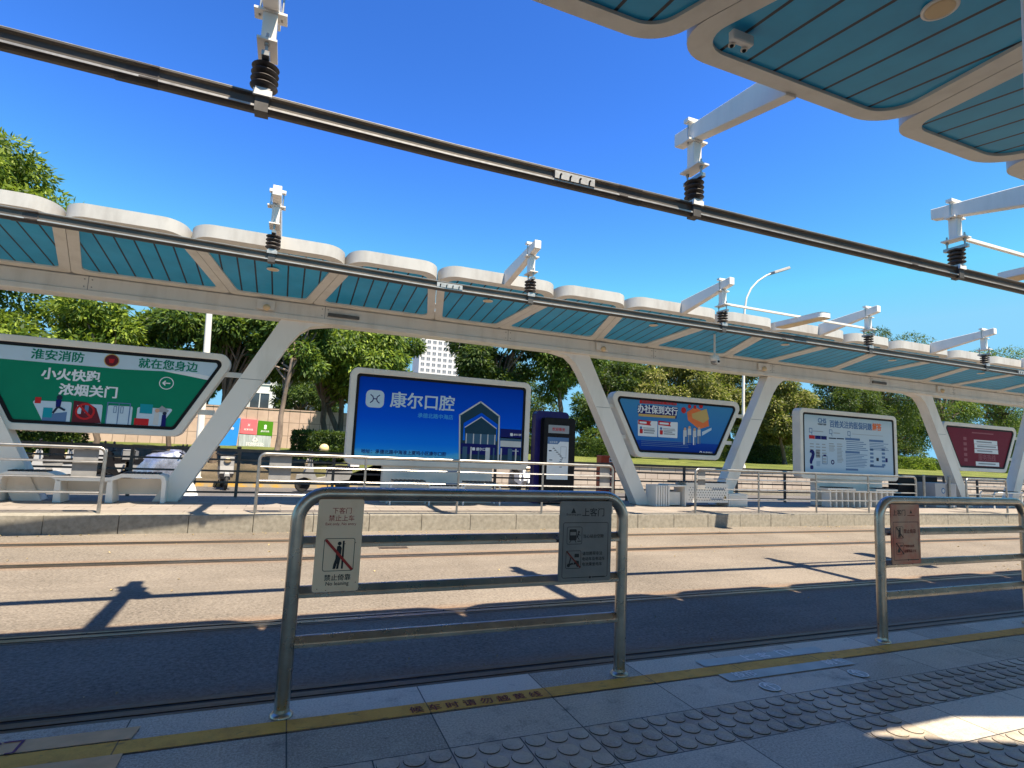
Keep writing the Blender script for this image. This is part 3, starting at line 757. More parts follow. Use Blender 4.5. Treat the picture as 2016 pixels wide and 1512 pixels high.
# ------------------------------------------------------------------ conductor rails and hangers
NEARP = [(-14, 4.47), (-2.8, 4.66), (1.2, 4.735), (5.6, 4.70), (9.5, 4.65), (60, 4.4)]
FARP = [(-16, 8.25), (-4.2, 8.60), (2.3, 8.95), (10.5, 8.88), (20, 8.84), (130, 8.4)]
def yat(P, x):
    for (a, b), (c, d) in zip(P, P[1:]):
        if a <= x <= c: return b + (d - b) * (x - a) / (c - a)
    return P[-1][1]
def conductor(P, sgn, splices, dark, label):
    t = thing('overhead_conductor_rail', (P[2][0], P[2][1], 3.94), label, 'conductor rail', 'overhead conductor rails')
    xs = sorted(set([P[0][0], P[-1][0]] + [q for q, _ in P] + [P[0][0] + i for i in range(1, 40)]))
    xs = [x for x in xs if x <= P[-1][0]]
    prof = [(-.045, 4.010), (.045, 4.010), (.045, 3.998), (.022, 3.985), (.022, 3.925), (.045, 3.910), (.045, 3.898), (.026, 3.885), (.02, 3.866), (-.02, 3.866), (-.026, 3.885), (-.045, 3.898), (-.045, 3.910), (-.022, 3.925), (-.022, 3.985), (-.045, 3.998)]
    mb = MB(); n = len(prof)
    vs = [(x, yat(P, x) + a, b) for x in xs for a, b in prof]
    mb.add(vs, [(i * n + q, i * n + (q + 1) % n, (i + 1) * n + (q + 1) % n, (i + 1) * n + q) for i in range(len(xs) - 1) for q in range(n)], 'conductor')
    mb.obj('profile', t)
    mb = MB(); ed = [(-.048, 3.912), (-.048, 3.896), (-.030, 3.896), (-.030, 3.912)] if True else []
    vs = [(x, yat(P, x) + a, b) for x in xs for a, b in ed]
    mb.add(vs, [(i * 4 + q, i * 4 + (q + 1) % 4, (i + 1) * 4 + (q + 1) % 4, (i + 1) * 4 + q) for i in range(len(xs) - 1) for q in range(4)], 'alu')
    vs = [(x, yat(P, x) + a, b) for x in xs for a, b in [(-.046, 4.016), (.046, 4.016), (.046, 4.011), (-.046, 4.011)]]
    mb.add(vs, [(i * 4 + q, i * 4 + (q + 1) % 4, (i + 1) * 4 + (q + 1) % 4, (i + 1) * 4 + q) for i in range(len(xs) - 1) for q in range(4)], 'alu')
    mb.obj('edge_strip', t)
    for x in splices:
        y = yat(P, x); mb = MB()
        mb.box(x - .22, x + .22, y - .058, y - .022, 3.916, 3.992, 'alu')
        for i in range(4):
            bx = x - .16 + .107 * i; mb.lathe([(.010, -.075), (.010, -.058)], (bx, y, 3.957), 'black', 8, 'y'); mb.box(bx - .006, bx + .006, y - .060, y - .0585, 3.918, 3.957, 'black')
        mb.obj('splice_plate', t)
    for x in dark:
        y = yat(P, x); mb = MB(); mb.prism([(y + a * 1.06, 3.94 + (b - 3.94) * 1.04) for a, b in prof], 'x', x - .14, x + .14, 'rubber'); mb.obj('joint_sleeve', t)
    return t
conductor(NEARP, 1, ((2.418, 4.002)[0],), ((-1.258, 4.012)[0], (3.070, 3.989)[0], (7.477, 4.044)[0]), 'dark metal conductor rail over the near track, crossing the blue sky')
conductor(FARP, 1, ((2.320, 3.968)[0], (18.316, 3.986)[0]), ((9.816, 3.911)[0], (-3.308, 3.879)[0]), 'dark metal conductor rail over the far track, seen against the blue soffit')

def hanger(x, P, far, label):
    f = (lambda y: YM - y) if far else (lambda y: y)
    yr = yat(P, x); yl = f(yr)
    t = thing('conductor_rail_hanger', (x, yr, 4.0), label, 'hanger', 'hangers carrying the conductor rails')
    w_ = .062
    def hx(mb, xa, xb, y0, y1, za0, za1, zb0, zb1, mt):
        A, B = (y0, y1) if not far else (y0, y1)
        mb.hexa([(xa, f(A), za0), (xb, f(A), za0), (xb, f(B), zb0), (xa, f(B), zb0), (xa, f(A), za1), (xb, f(A), za1), (xb, f(B), zb1), (xa, f(B), zb1)], mt)
    mb = MB(); hx(mb, x - w_, x + w_, 3.43, yl + .27, 4.50, 4.80, 4.80, 4.95, 'white'); mb.obj('arm', t, bevel=.006)
    za = 4.80 - .05; zt = 4.95 - .04
    def by(mb, xa, xb, a, b, z0, z1, mt): a, b = sorted((f(yl + a), f(yl + b))); mb.box(xa, xb, a, b, z0, z1, mt)
    mb = MB(); by(mb, x - .115, x + .115, -.04, .04, 4.945, 4.985, 'plasticw')
    for dx in (-.085, .085):
        mb.tube([(x + dx, yr, 4.99), (x + dx, yr, 4.70)], .009, 'steel_dull', 6)
    by(mb, x - .125, x + .125, -.065, .065, 4.715, 4.735, 'white'); mb.obj('saddle_clamp', t)
    mb = MB(); by(mb, x - .055, x + .055, -.055, .055, 4.43, 4.716, 'white'); mb.obj('drop_post', t, bevel=.005)
    mb = MB(); by(mb, x - .075, x + .075, -.15, .15, 4.412, 4.43, 'white'); mb.obj('foot_plate', t)
    for dy in (-.11, .11):
        mb = MB(); a = f(yl + dy); mb.tube([(x, a, 4.49), (x, a, 4.30)], .011, 'steel_dull', 6); mb.lathe([(.02, -.012), (.02, .012)], (x, a, 4.445), 'steel_dull', 6); mb.lathe([(.02, -.012), (.02, .012)], (x, a, 4.395), 'steel_dull', 6); mb.obj('threaded_rod', t)
    mb = MB(); by(mb, x - .03, x + .03, -.15, .15, 4.275, 4.32, 'steel_dull'); mb.obj('crossbar', t, bevel=.004)
    pr = [(.045, 4.29)]
    for i in range(4):
        z = 4.262 - .055 * i; pr += [(.058, z + .014), (.100, z + .006), (.106, z - .002), (.098, z - .012), (.058, z - .022)]
    pr += [(.045, 4.04)]
    mb = MB(); mb.lathe([(r_, z - 4.2) for r_, z in pr], (x, yr, 4.2), 'rubber', 20); mb.obj('insulator', t)
    mb = MB(); by(mb, x - .03, x + .03, -.035, .035, 3.99, 4.045, 'fence_dark'); by(mb, x - .07, x + .07, -.075, -.05, 3.985, 4.035, 'plasticw') if far else by(mb, x - .07, x + .07, -.075, -.05, 3.985, 4.035, 'plasticw')
    by(mb, x - .07, x + .07, .05, .075, 3.985, 4.035, 'alu'); by(mb, x - .055, x + .055, -.075, .075, 4.035, 4.05, 'alu'); by(mb, x - .05, x + .05, -.055, .055, 3.862, 3.99, 'fence_dark'); mb.obj('rail_clamp', t)
    return t
onear = ('hanger over the near track whose arm leaves the top of the picture', 'hanger arm reaching out from the near canopy, middle of the three near ones', 'hanger at the right picture edge that also holds a thin bar')
for i, x in enumerate((-.41, 3.90, 8.32)): hanger(x, NEARP, False, onear[i])
ofar = ('leftmost hanger on the far canopy, above the big panel at left', 'second hanger from the left on the far canopy, standing against plain sky', 'third hanger on the far canopy, at the left end of the thin bar', 'fourth hanger on the far canopy, at the right end of the thin bar', 'fifth hanger on the far canopy, in front of the treetops at right', 'last hanger on the far canopy at the far right edge')
for i, x in enumerate((-.43, 3.80, 8.11, 12.40, 16.75, 21.1)): hanger(x, FARP, True, ofar[i])

def sensor_bar(x0, x1, P, label):
    y0, y1 = yat(P, x0), yat(P, x1); xm = (x0 + x1) / 2 + .05; ym = (y0 + y1) / 2
    t = thing('signal_bar', (xm, ym, 4.42), label, 'signal bar', 'bars with a flat signal plate between hangers')
    mb = MB(); mb.box(x0 + .05, x1 - .05, ym - .025, ym + .025, 4.44, 4.48, 'white'); mb.obj('bar', t)
    mb = MB(); pl = rounded([(xm - .17, ym - .62), (xm + .17, ym - .62), (xm + .17, ym + .62), (xm - .17, ym + .62)], [.1, .1, .1, .1], 5)
    mb.prism(pl, 'z', 4.33, 4.435, 'plasticw'); mb.prism(inset(rounded([(xm - .17, ym - .62), (xm + .17, ym - .62), (xm + .17, ym + .62), (xm - .17, ym + .62)], .1, 5), .03), 'z', 4.322, 4.331, 'lens'); mb.obj('plate', t, bevel=.01)
    return t
sensor_bar(8.11, 12.40, FARP, 'thin white bar with a flat plate between two hangers of the far canopy')
sensor_bar(8.32, 12.62, NEARP, 'thin bar with a flat plate over the near track at the right picture edge')

# ------------------------------------------------------------------ advertising panels
YF = 12.65
def panel_thing(outer, r, label, loc):
    t = thing('advertising_panel', loc, label, 'advertising panel', 'advertising panels on the far platform')
    o = rounded(outer, r, 8); i1 = rounded(inset(outer, .13), max(r - .10, .07), 8); i2 = rounded(inset(outer, .19), max(r - .14, .05), 8)
    mb = MB(); mb.ring(o, i1, 'y', YF, YF + .30, 'frame'); mb.prism(i1, 'y', YF + .20, YF + .26, 'frame'); mb.obj('frame', t, bevel=.012, ang=50)
    mb = MB(); mb.ring(i1, i2, 'y', YF + .015, YF + .05, 'black'); mb.obj('bezel', t)
    mp = MB(); return t, mp, Face(mp, 'xz', YF + .030, .0016), i2
def trap(xc): return [(xc - 1.365, 1.236), (xc + 1.365, 1.236), (xc + 2.275, 2.95), (xc - 2.275, 2.95)]
def tabs(t, xc):
    for s_ in (-1, 1):
        for z in (1.75, 2.55):
            x = xc + s_ * (1.365 + .91 * (z - 1.236) / 1.714)
            mb = MB(); a, b = sorted((x - s_ * .03, x + s_ * .30)); mb.box(a, b, YF + .10, YF + .18, z - .05, z + .05, 'frame'); mb.obj('bracket', t)

# green panel
t, mp, F, i2 = panel_thing(trap(-3.34), .20, 'green and white fire safety advertising panel, trapezoid, at far left', (-3.34, 12.8, 1.2))
F.poly(i2, 'p_green', 0)
xl, xr = -3.34 - 2.275 + .22, -3.34 + 2.275 - .30
g = (-4.901, 2.499); g2 = (-3.018, 2.479); g3 = (-2.350, 2.504); g4 = (-1.444, 2.381)
F.poly([(g[0] - .42, 2.60), g, g2, g3, ((g3[0] + g4[0]) / 2, g3[1] - .06), (g4[0] - .02, g4[1]), (xr + .09, 2.755), (xl - .02, 2.755)], 'p_ltblue', 1)
F.poly([g3, ((g3[0] + g4[0]) / 2, g3[1] - .06), (g4[0] - .02, g4[1]), (g4[0] + .02, g4[1] + .08), ((g3[0] + g4[0]) / 2, g3[1] + .02)], 'p_white', 2)
text2(F, '淮安消防', (-4.459, 2.631), (-3.662, 2.643), 'p_greentext', 3, .03)
text2(F, '就在您身边', (-2.778, 2.617), (-1.773, 2.648), 'p_greentext', 3, .03)
text2(F, '小火快跑', (-4.265, 2.290), (-3.373, 2.300), 'p_white', 3, .04)
text2(F, '浓烟关门', (-3.971, 2.011), (-3.073, 2.036), 'p_white', 3, .04)
c = (-3.222, 2.630); F.circ(c, .125, 'p_gold', 3); F.circ(c, .11, 'p_brown', 4); F.poly([(c[0] - .05, c[1] + .03), (c[0] + .05, c[1] + .03), (c[0] + .03, c[1] - .05), (c[0] - .03, c[1] - .05)], 'p_red', 5)
a, b = (-3.954, 1.835), (-3.413, 1.847); F.bars(a[0], b[1] - .02, b[0], a[1] + .01, 1, 'p_greentext', 2)
c = (-2.279, 2.273); F.ringc(c, .125, .015, 'p_white', 3); F.line((c[0] - .06, c[1]), (c[0] + .06, c[1]), .022, 'p_white', 4); F.line((c[0] - .06, c[1]), (c[0] - .02, c[1] + .04), .022, 'p_white', 5); F.line((c[0] - .06, c[1]), (c[0] - .02, c[1] - .04), .022, 'p_white', 6)
bx = [[(-4.352, 1.784), (-3.754, 1.793), (-3.748, 1.361), (-4.133, 1.373)],
      [(-3.685, 1.775), (-3.272, 1.778), (-3.265, 1.358), (-3.675, 1.363)],
      [(-3.190, 1.774), (-2.788, 1.776), (-2.784, 1.351), (-3.185, 1.355)],
      [(-2.713, 1.772), (-2.111, 1.779), (-2.340, 1.363), (-2.712, 1.367)]]
for q in bx:
    q = q[::-1]; F.poly(rounded(q, .03, 4), 'p_ltblue', 3)
    x0, x1, z0 = q[1][0] - .42, q[1][0] - .07, min(p[1] for p in q)
    F.bars(q[0][0] + .05, z0 + .012, q[1][0] - .05, z0 + .055, 1, 'p_ink', 4, fill=.8)
q = bx[0]; x, z = q[2][0], q[2][1] - .055
F.poly([(x - .42, z + .11), (x - .06, z + .11), (x - .06, z + .30), (x - .22, z + .27), (x - .42, z + .2)], 'p_steelblue', 4); F.rect(x - .42, z + .18, x - .28, z + .36, 'p_teal', 5); F.circ((x - .20, z + .56), .045, 'p_ink', 6); F.poly([(x - .25, z + .52), (x - .16, z + .52), (x - .17, z + .38), (x - .24, z + .38)], 'p_navy', 6); F.line((x - .21, z + .38), (x - .27, z + .27), .035, 'p_ink', 7); F.line((x - .19, z + .38), (x - .10, z + .33), .035, 'p_ink', 8); F.rect(x - .56, z + .43, x - .47, z + .54, 'p_red', 5)
q = bx[1]; x, z = q[2][0], q[2][1] - .055
F.poly([(x - .46, z + .10), (x + .0, z + .13), (x - .10, z + .40), (x - .25, z + .50), (x - .46, z + .52)], 'p_brown', 4); F.ringc((x - .27, z + .33), .155, .035, 'p_red', 6); F.line((x - .37, z + .44), (x - .16, z + .22), .035, 'p_red', 7); F.rect(x - .40, z + .28, x - .33, z + .44, 'p_ltblue', 5); F.rect(x - .28, z + .30, x - .22, z + .46, 'p_steelblue', 5); F.rect(x - .40, z + .52, x - .27, z + .58, 'p_green', 5)
q = bx[2]; x, z = q[2][0], q[2][1] - .055
F.rring(x - .42, z + .11, x - .04, z + .54, .005, .018, 'p_steelblue', 4); F.rect(x - .236, z + .11, x - .222, z + .54, 'p_steelblue', 5); F.rring(x - .31, z + .34, x - .26, z + .47, .005, .01, 'p_steelblue', 5); F.rring(x - .20, z + .34, x - .15, z + .47, .005, .01, 'p_steelblue', 5)
q = bx[3]; x, z = q[2][0], q[2][1] - .055
F.rect(x - .33, z + .35, x - .12, z + .53, 'p_teal', 4); F.rect(x - .40, z + .12, x - .16, z + .25, 'p_red', 4); F.circ((x - .04, z + .42), .04, 'p_skin', 5); F.poly([(x - .09, z + .15), (x + .0, z + .13), (x + .0, z + .38), (x - .08, z + .38)], 'p_whitegrey', 5); F.poly([(x - .07, z + .40), (x + .03, z + .52), (x + .16, z + .43), (x + .12, z + .38)], 'p_grey', 4); F.circ((x + .09, z + .37), .035, 'p_ink', 5); F.poly([(x + .05, z + .12), (x + .13, z + .12), (x + .12, z + .34), (x + .05, z + .34)], 'p_navy', 6)
mp.obj('poster', t); tabs(t, -3.34)

# blue panel
t, mp, F, i2 = panel_thing([(1.20, .80), (5.52, .80), (5.52, 2.94), (1.20, 2.94)], .16, 'large bright blue dental clinic advertising panel with white characters', (3.36, 12.8, .8))
F.poly(i2, 'p_bluegrad', 0)
K = lambda: None
a, b = (1.552, 2.072), (1.963, 2.515); F.rrect(a[0], a[1], a[0] + .40, a[1] + .39, .11, 'p_ltblue', 2)
cx, cz = a[0] + .20, a[1] + .195
F.loop([(cx - .10, cz + .09), (cx - .05, cz + .05), (cx - .035, cz), (cx - .05, cz - .05), (cx - .10, cz - .09)], .022, 'p_navy', 3, False); F.loop([(cx + .10, cz + .09), (cx + .05, cz + .05), (cx + .035, cz), (cx + .05, cz - .05), (cx + .10, cz - .09)], .022, 'p_navy', 3, False); F.line((cx - .035, cz), (cx + .035, cz), .022, 'p_navy', 4)
text2(F, '康尔口腔', (2.097, 2.274), (3.580, 2.301), 'p_ltblue', 2, .025)
text2(F, '承德北路中海店', (2.734, 1.963), (3.569, 1.969), 'p_skyblue', 2, .02)
text2(F, '地址：承德北路中海淮上夏鸣小区康尔口腔', (1.534, 1.105), (3.453, 1.107), 'p_navy', 2, .02)
Hm = [(3.780, 0.959), (3.728, 2.033), (4.231, 2.379), (4.721, 2.066), (4.743, 0.979)]
Hm[0] = (Hm[0][0], 1.0); Hm[4] = (Hm[4][0], 1.0)
hm2 = [(3.918, 0.963), (3.867, 1.750), (4.266, 2.019), (4.658, 1.764), (4.688, 0.977)]
F.poly(Hm[::-1], 'p_dkteal', 2); hm3 = [(p[0] * 1 + (hm2[2][0] - p[0]) * -.08, p[1] + .10) for p in hm2]; F.poly([hm3[1], hm3[2], hm3[3], (hm3[3][0], hm3[3][1] - .4), (hm3[1][0], hm3[1][1] - .4)][::-1], 'p_bluegrad', 3)
F.loop(Hm, .035, 'p_whitegrey', 4, False); F.poly(hm2[::-1], 'p_dkteal', 4); F.loop(hm2[1:4], .022, 'p_whitegrey', 5, False)
a, b = (3.902, 1.353), (4.656, 1.613); F.rect(a[0], a[1], b[0], b[1], 'p_glass', 5)
for k in range(5): xx = a[0] + (b[0] - a[0]) * k / 4.2; F.rect(xx, a[1], xx + .025, b[1], 'p_whitegrey', 6)
a, b = (3.790, 1.158), (4.684, 1.379); F.rect(a[0], a[1] - .03, b[0], b[1], 'p_navy', 7)
a, b = (4.175, 1.256), (4.491, 1.257); text2(F, '康尔口腔', a, b, 'p_white', 8, .03); F.rrect(a[0] - .10, a[1] - .035, a[0] - .03, a[1] + .035, .015, 'p_white', 8)
xr = 5.52 - .20
a, b = (4.766, 1.543), (5.390, 1.768); F.rect(a[0], a[1], xr, b[1], 'p_navy', 3)
a, b = (5.112, 1.642), (5.406, 1.648); text2(F, '康尔口腔', a, (xr - .01, b[1]), 'p_white', 8, .03); F.rrect(a[0] - .09, a[1] - .035, a[0] - .02, a[1] + .035, .015, 'p_white', 8)
a, b = (4.771, 1.452), (5.399, 1.568); F.rect(a[0], a[1], xr, b[1], 'p_glass', 3)
a, b = (4.776, 1.341), (5.403, 1.482); F.rect(a[0], a[1], xr, b[1], 'p_whitegrey', 4)
a, b = (4.786, 1.143), (5.408, 1.368); F.rect(a[0], a[1], xr, b[1], 'p_navy', 3)
a, b = (4.983, 1.241), (5.280, 1.259); F.bars(a[0], a[1], b[0], a[1] + .03, 1, 'p_ltblue', 5)
F.rect(Hm[0][0], 1.0, xr, a[1] - .09, 'p_dkteal', 3); 
for k in range(9): xx = Hm[0][0] + .06 + k * .19; F.rect(xx, 1.0, xx + (.035 if k % 3 else .11), 1.30, 'p_whitegrey' if k % 2 else 'p_glass', 8)
mp.obj('poster', t)
mb = MB(); mb.box(2.03, 4.62, YF + .05, YF + .25, 0, .83, 'frame'); mb.obj('pedestal', t, bevel=.01)

# social insurance panel
t, mp, F, i2 = panel_thing(trap(10.02), .20, 'blue bank advertising panel with white cards and a red gift picture, trapezoid', (10.02, 12.8, 1.2))
F.poly(i2, 'p_bluegrad2', 0)
def PL(*p): return list(p)
F.poly(PL((8.724, 2.671), (9.948, 2.703), (9.940, 2.792), (8.734, 2.781)), 'p_red', 2)
text2(F, '参加社保领好礼 享实惠', (8.787, 2.730), (9.907, 2.745), 'p_pinkdim', 3, .02)
F.poly(PL((8.666, 2.396), (9.939, 2.331), (9.990, 2.650), (8.670, 2.624)), 'p_navy', 2)
text2(F, '办社保到交行', (8.676, 2.524), (9.970, 2.542), 'p_white', 3, .035, 1.1)
F.poly(PL((8.699, 2.322), (9.891, 2.331), (9.911, 2.399), (8.698, 2.392)), 'p_gold', 3)
for q in (PL((8.694, 1.796), (9.312, 1.795), (9.312, 2.218), (8.679, 2.213)), PL((9.342, 1.796), (9.976, 1.794), (9.988, 2.231), (9.338, 2.217))):
    F.poly(rounded(q, .02, 3), 'p_white', 2); x0, x1, z0, z1 = q[0][0], q[1][0], q[0][1], q[2][1]
    F.poly([(x0, z1 - .11), (x0 + .42, z1 - .13), (x0 + .38, z1 - .07), (x0 + .42, z1 - .01), (x0, z1 + .01)], 'p_red', 3); F.bars(x0 + .04, z1 - .085, x0 + .34, z1 - .035, 1, 'p_white', 4, fill=1)
    F.circ((x0 + .09, z1 - .20), .04, 'p_steelblue', 3, 12); F.bars(x0 + .16, z1 - .25, x1 - .02, z1 - .17, 2, 'p_grey', 3); F.rrect(x0 + .05, z0 + .07, x0 + .15, z0 + .19, .02, 'p_red', 3); F.bars(x0 + .18, z0 + .08, x1 - .05, z0 + .19, 2, 'p_grey', 3, fill=.6)
F.poly(PL((10.330, 2.313), (10.716, 2.081), (11.070, 2.186), (11.015, 2.526), (10.571, 2.696), (10.293, 2.536)), 'p_orange', 2)
F.poly(PL((10.486, 2.379), (10.856, 2.259), (11.069, 2.386), (10.978, 2.673), (10.460, 2.496)), 'p_gold', 3)
F.circ((10.182, 2.579), .085, 'p_red', 3); F.circ((10.382, 2.697), .055, 'p_red', 3); F.circ((10.571, 2.696), .05, 'p_red', 4); F.circ((10.782, 2.739), .07, 'p_red', 2)
for i, (u, v) in enumerate(((1150, 660), (1195, 640), (1245, 665), (1290, 650))):
    p = (lambda k: [(10.230, 1.971), (10.385, 2.021), (10.559, 1.974), (10.716, 2.011)][k])(i)
    F.circ((p[0], p[1] + .09), .042, 'p_skin', 5, 12); F.poly([(p[0] - .06, p[1] - .12), (p[0] + .06, p[1] - .12), (p[0] + .055, p[1] + .06), (p[0] - .055, p[1] + .06)], 'p_whitegrey', 4); F.rect(p[0] - .05, p[1] - .34, p[0] - .01, p[1] - .12, 'p_grey' if i % 2 else 'p_white', 4); F.rect(p[0] + .01, p[1] - .34, p[0] + .05, p[1] - .12, 'p_steelblue', 4)
a = (10.875, 2.062); F.poly([(a[0] - .05, a[1] - .16), (a[0] + .28, a[1] + .02), (a[0] + .28, a[1] + .09), (a[0] - .05, a[1] - .05)], 'p_ltblue', 3)
a, b = (10.853, 1.429), (11.187, 1.425); text2(F, '交通银行', a, b, 'p_white', 3, .02); F.ringc((a[0] - .07, a[1]), .045, .02, 'p_white', 3, 14)
a, b = (8.795, 1.546), (10.543, 1.749); F.bars(a[0], a[1], a[0] + 1.9, b[1] - .02, 4, 'p_steelblue', 3, fill=.3)
mp.obj('poster', t); tabs(t, 10.02)

# white notice panel
t, mp, F, i2 = panel_thing([(14.54, .80), (18.92, .80), (18.92, 2.96), (14.54, 2.96)], .16, 'pale blue health insurance notice panel full of small lines of text', (16.7, 12.8, .8))
F.poly(i2, 'p_paleblue', 0)
text2(F, 'CHS', (15.326, 2.606), (15.675, 2.621), 'p_steelblue', 2, .04)
text2(F, '中国医疗保障', (15.312, 2.495), (15.678, 2.497), 'p_ink', 2, .03)
text2(F, '百姓关注的医保问题', (15.837, 2.534), (17.742, 2.541), 'p_steelblue', 2, .045, 1.12)
text2(F, '解答', (17.778, 2.548), (18.200, 2.550), 'p_orange', 2, .05, 1.15)
B = lambda a, b, n, mt, fill=.45: F.bars(min(a[0], b[0]), min(a[1], b[1]), max(a[0], b[0]), max(a[1], b[1]), n, mt, 2, fill=fill)
for a in ((15.006, 2.275), (15.869, 2.274), (16.681, 2.260)): F.rring(a[0] - .07, a[1] - .06, a[0] + .07, a[1] + .08, .01, .02, 'p_steelblue', 2); F.line((a[0] + .03, a[1] - .06), (a[0] + .06, a[1] - .13), .02, 'p_steelblue', 3)
B((15.102, 2.280), (15.675, 2.256), 1, 'p_grey', .9); B((15.984, 2.272), (16.329, 2.242), 1, 'p_grey', .8); B((16.830, 2.257), (18.381, 2.273), 1, 'p_grey', .8)
a = (14.932, 2.023); b = (15.704, 2.107); k = (b[0] - a[0]) / 3
for i, mt in enumerate(('p_red', 'p_navy', 'p_navy')): F.rect(a[0] + k * i, a[1], a[0] + k * (i + .94), a[1] + .11, mt, 2); F.bars(a[0] + k * i + .03, a[1] - .08 - .09 * (3 + 2 * i), a[0] + k * (i + .9), a[1] - .08, 3 + 2 * i, 'p_grey', 2, fill=.35)
for i in range(2):
    a = [(15.779, 2.064), (16.129, 2.068)][i]; F.rect(a[0], a[1], a[0] + .32, a[1] + .035, 'p_ink', 2); F.bars(a[0], a[1] - .24, a[0] + .30, a[1] - .10, 2, 'p_grey', 2, fill=.4)
B((15.778, 1.671), (16.059, 1.824), 5, 'p_grey', .35); B((16.127, 1.338), (16.411, 1.815), 11, 'p_grey', .4)
B((16.503, 2.059), (17.288, 2.137), 1, 'p_steelblue', .9); B((16.549, 1.750), (17.532, 2.067), 5, 'p_steelblue', .35); B((16.500, 1.644), (17.283, 1.723), 1, 'p_steelblue', .9); B((16.512, 1.216), (17.514, 1.651), 9, 'p_steelblue', .35); B((16.503, 1.097), (17.283, 1.167), 1, 'p_steelblue', .9)
B((17.602, 2.054), (18.399, 2.133), 1, 'p_steelblue', .9); B((17.614, 1.793), (18.566, 2.049), 5, 'p_steelblue', .35); B((17.602, 1.233), (18.395, 1.297), 1, 'p_steelblue', .9)
for q in ((17.709, 1.520), (18.261, 1.540)):
    for i in range(5): F.rect(q[0] - .08, q[1] - .26 + .125 * i, q[0] + .08, q[1] - .19 + .125 * i, 'p_steelblue', 2)
F.rect(*(17.919, 1.438), *(18.032, 1.540), 'p_ink', 2); F.rect(*(18.352, 1.411), *(18.456, 1.547), 'p_navy', 2)
text2(F, '?', (14.964, 1.392), (15.138, 1.392), 'p_navy', 2, .03)
a, b = (15.477, 1.262), (15.697, 1.527); F.rring(a[0], a[1], b[0], b[1], .015, .02, 'p_steelblue', 2); F.bars(a[0] + .04, a[1] + .05, b[0] - .04, b[1] - .06, 5, 'p_grey', 3, fill=.25); F.rect((a[0] + b[0]) / 2 - .06, b[1] - .02, (a[0] + b[0]) / 2 + .06, b[1] + .03, 'p_navy', 3)
F.ringc((15.926, 1.335), .075, .035, 'p_navy', 2, 16); B((15.225, 1.200), (15.416, 1.369), 5, 'p_steelblue', .3); a = (15.288, 1.566); F.rrect(a[0] - .08, a[1] - .12, a[0] + .1, a[1] + .12, .02, 'p_grey', 2)
mp.obj('poster', t); mb = MB(); mb.box(15.2, 18.2, YF + .05, YF + .25, 0, .83, 'frame'); mb.obj('pedestal', t, bevel=.01)

# maroon panel
t, mp, F, i2 = panel_thing(trap(23.5), .20, 'dark maroon advertising panel with four white stripes, trapezoid, at far right', (23.5, 12.8, 1.2))
F.poly(i2, 'p_maroon', 0)
for a, b in (((23.080, 2.256), (24.459, 2.365)), ((23.097, 2.102), (24.474, 2.198)), ((23.090, 1.921), (24.490, 2.041)), ((23.126, 1.471), (24.508, 1.579))):
    z = (a[1] + b[1]) / 2; F.rect(a[0], z - .075, b[0], z + .075, 'p_white', 2); F.bars(a[0] + .15, z - .02, b[0] - .1, z + .03, 1, 'p_grey', 3, fill=1)
a, b = (22.987, 2.606), (24.545, 2.631); F.bars(a[0], b[1] - .02, b[0], a[1] + .06, 1, 'p_pinkdim', 2, fill=.8)
a, b = (23.295, 1.748), (24.312, 1.766); text2(F, '服务热线', a, b, 'p_pinkdim', 2, .02)
a = (22.568, 1.882)
for i in range(5): F.rect(a[0] - .09, a[1] - .3 + .19 * i, a[0] + .09, a[1] - .19 + .19 * i, 'p_pinkdim', 2)
mp.obj('poster', t); tabs(t, 23.5)

# ------------------------------------------------------------------ information kiosk
t = thing('information_kiosk', (6.2, 12.7, 0), 'navy and black information kiosk with a line map, right of the big blue panel', 'kiosk')
mb = MB(); mb.prism(rounded([(5.72, 0), (6.62, 0), (6.62, 2.27), (5.72, 2.27)], [.02, .02, .10, .10], 5), 'y', 12.72, 12.95, 'navy'); mb.obj('body', t, bevel=.01)
mb = MB(); mb.prism(rounded([(5.86, 0), (6.70, 0), (6.70, 2.10), (5.86, 2.10)], [.02, .02, .06, .06], 5), 'y', 12.50, 12.72, 'black'); mb.obj('front_case', t, bevel=.01)
mp = MB(); F = Face(mp, 'xz', 12.497, .002); x0, x1 = 5.96, 6.53
F.rect(x0, 1.73, x1, 1.93, 'p_grey', 1); text2(F, '欢迎乘坐', (6.06, 1.83), (6.42, 1.83), 'p_red', 2, .02); mp.obj('message_display', t)
mp = MB(); F = Face(mp, 'xz', 12.497, .002)
F.rect(x0 - .01, .60, x1, 1.63, 'p_white', 1); F.poly([(x0 - .01, 1.46), (x0 + .27, 1.46), (x0 + .33, 1.53), (x1, 1.53), (x1, 1.63), (x0 - .01, 1.63)], 'p_steelblue', 2); text2(F, '站台信息', (x0 + .04, 1.51), (x0 + .26, 1.51), 'p_white', 3)
rq = random.Random(5); px_, pz_ = x0 + .14, 1.40
for i in range(11):
    nx, nz = px_ + (.035 if i < 6 else -.012) + rq.uniform(-.02, .02), pz_ - .045; F.line((px_, pz_), (nx, nz), .008, 'p_grey', 2); F.bars(nx - .05, nz - .008, nx + .02, nz + .006, 1, 'p_ink', 3, fill=1); px_, pz_ = nx, nz
F.rring(x0 + .35, 1.13, x0 + .51, 1.41, .01, .008, 'p_grey', 2); F.bars(x0 + .05, 1.06, x0 + .15, 1.08, 1, 'p_ink', 2, fill=1); F.bars(x0 + .03, 1.28, x0 + .13, 1.31, 1, 'p_ink', 2, fill=1)
mp.obj('line_map', t)

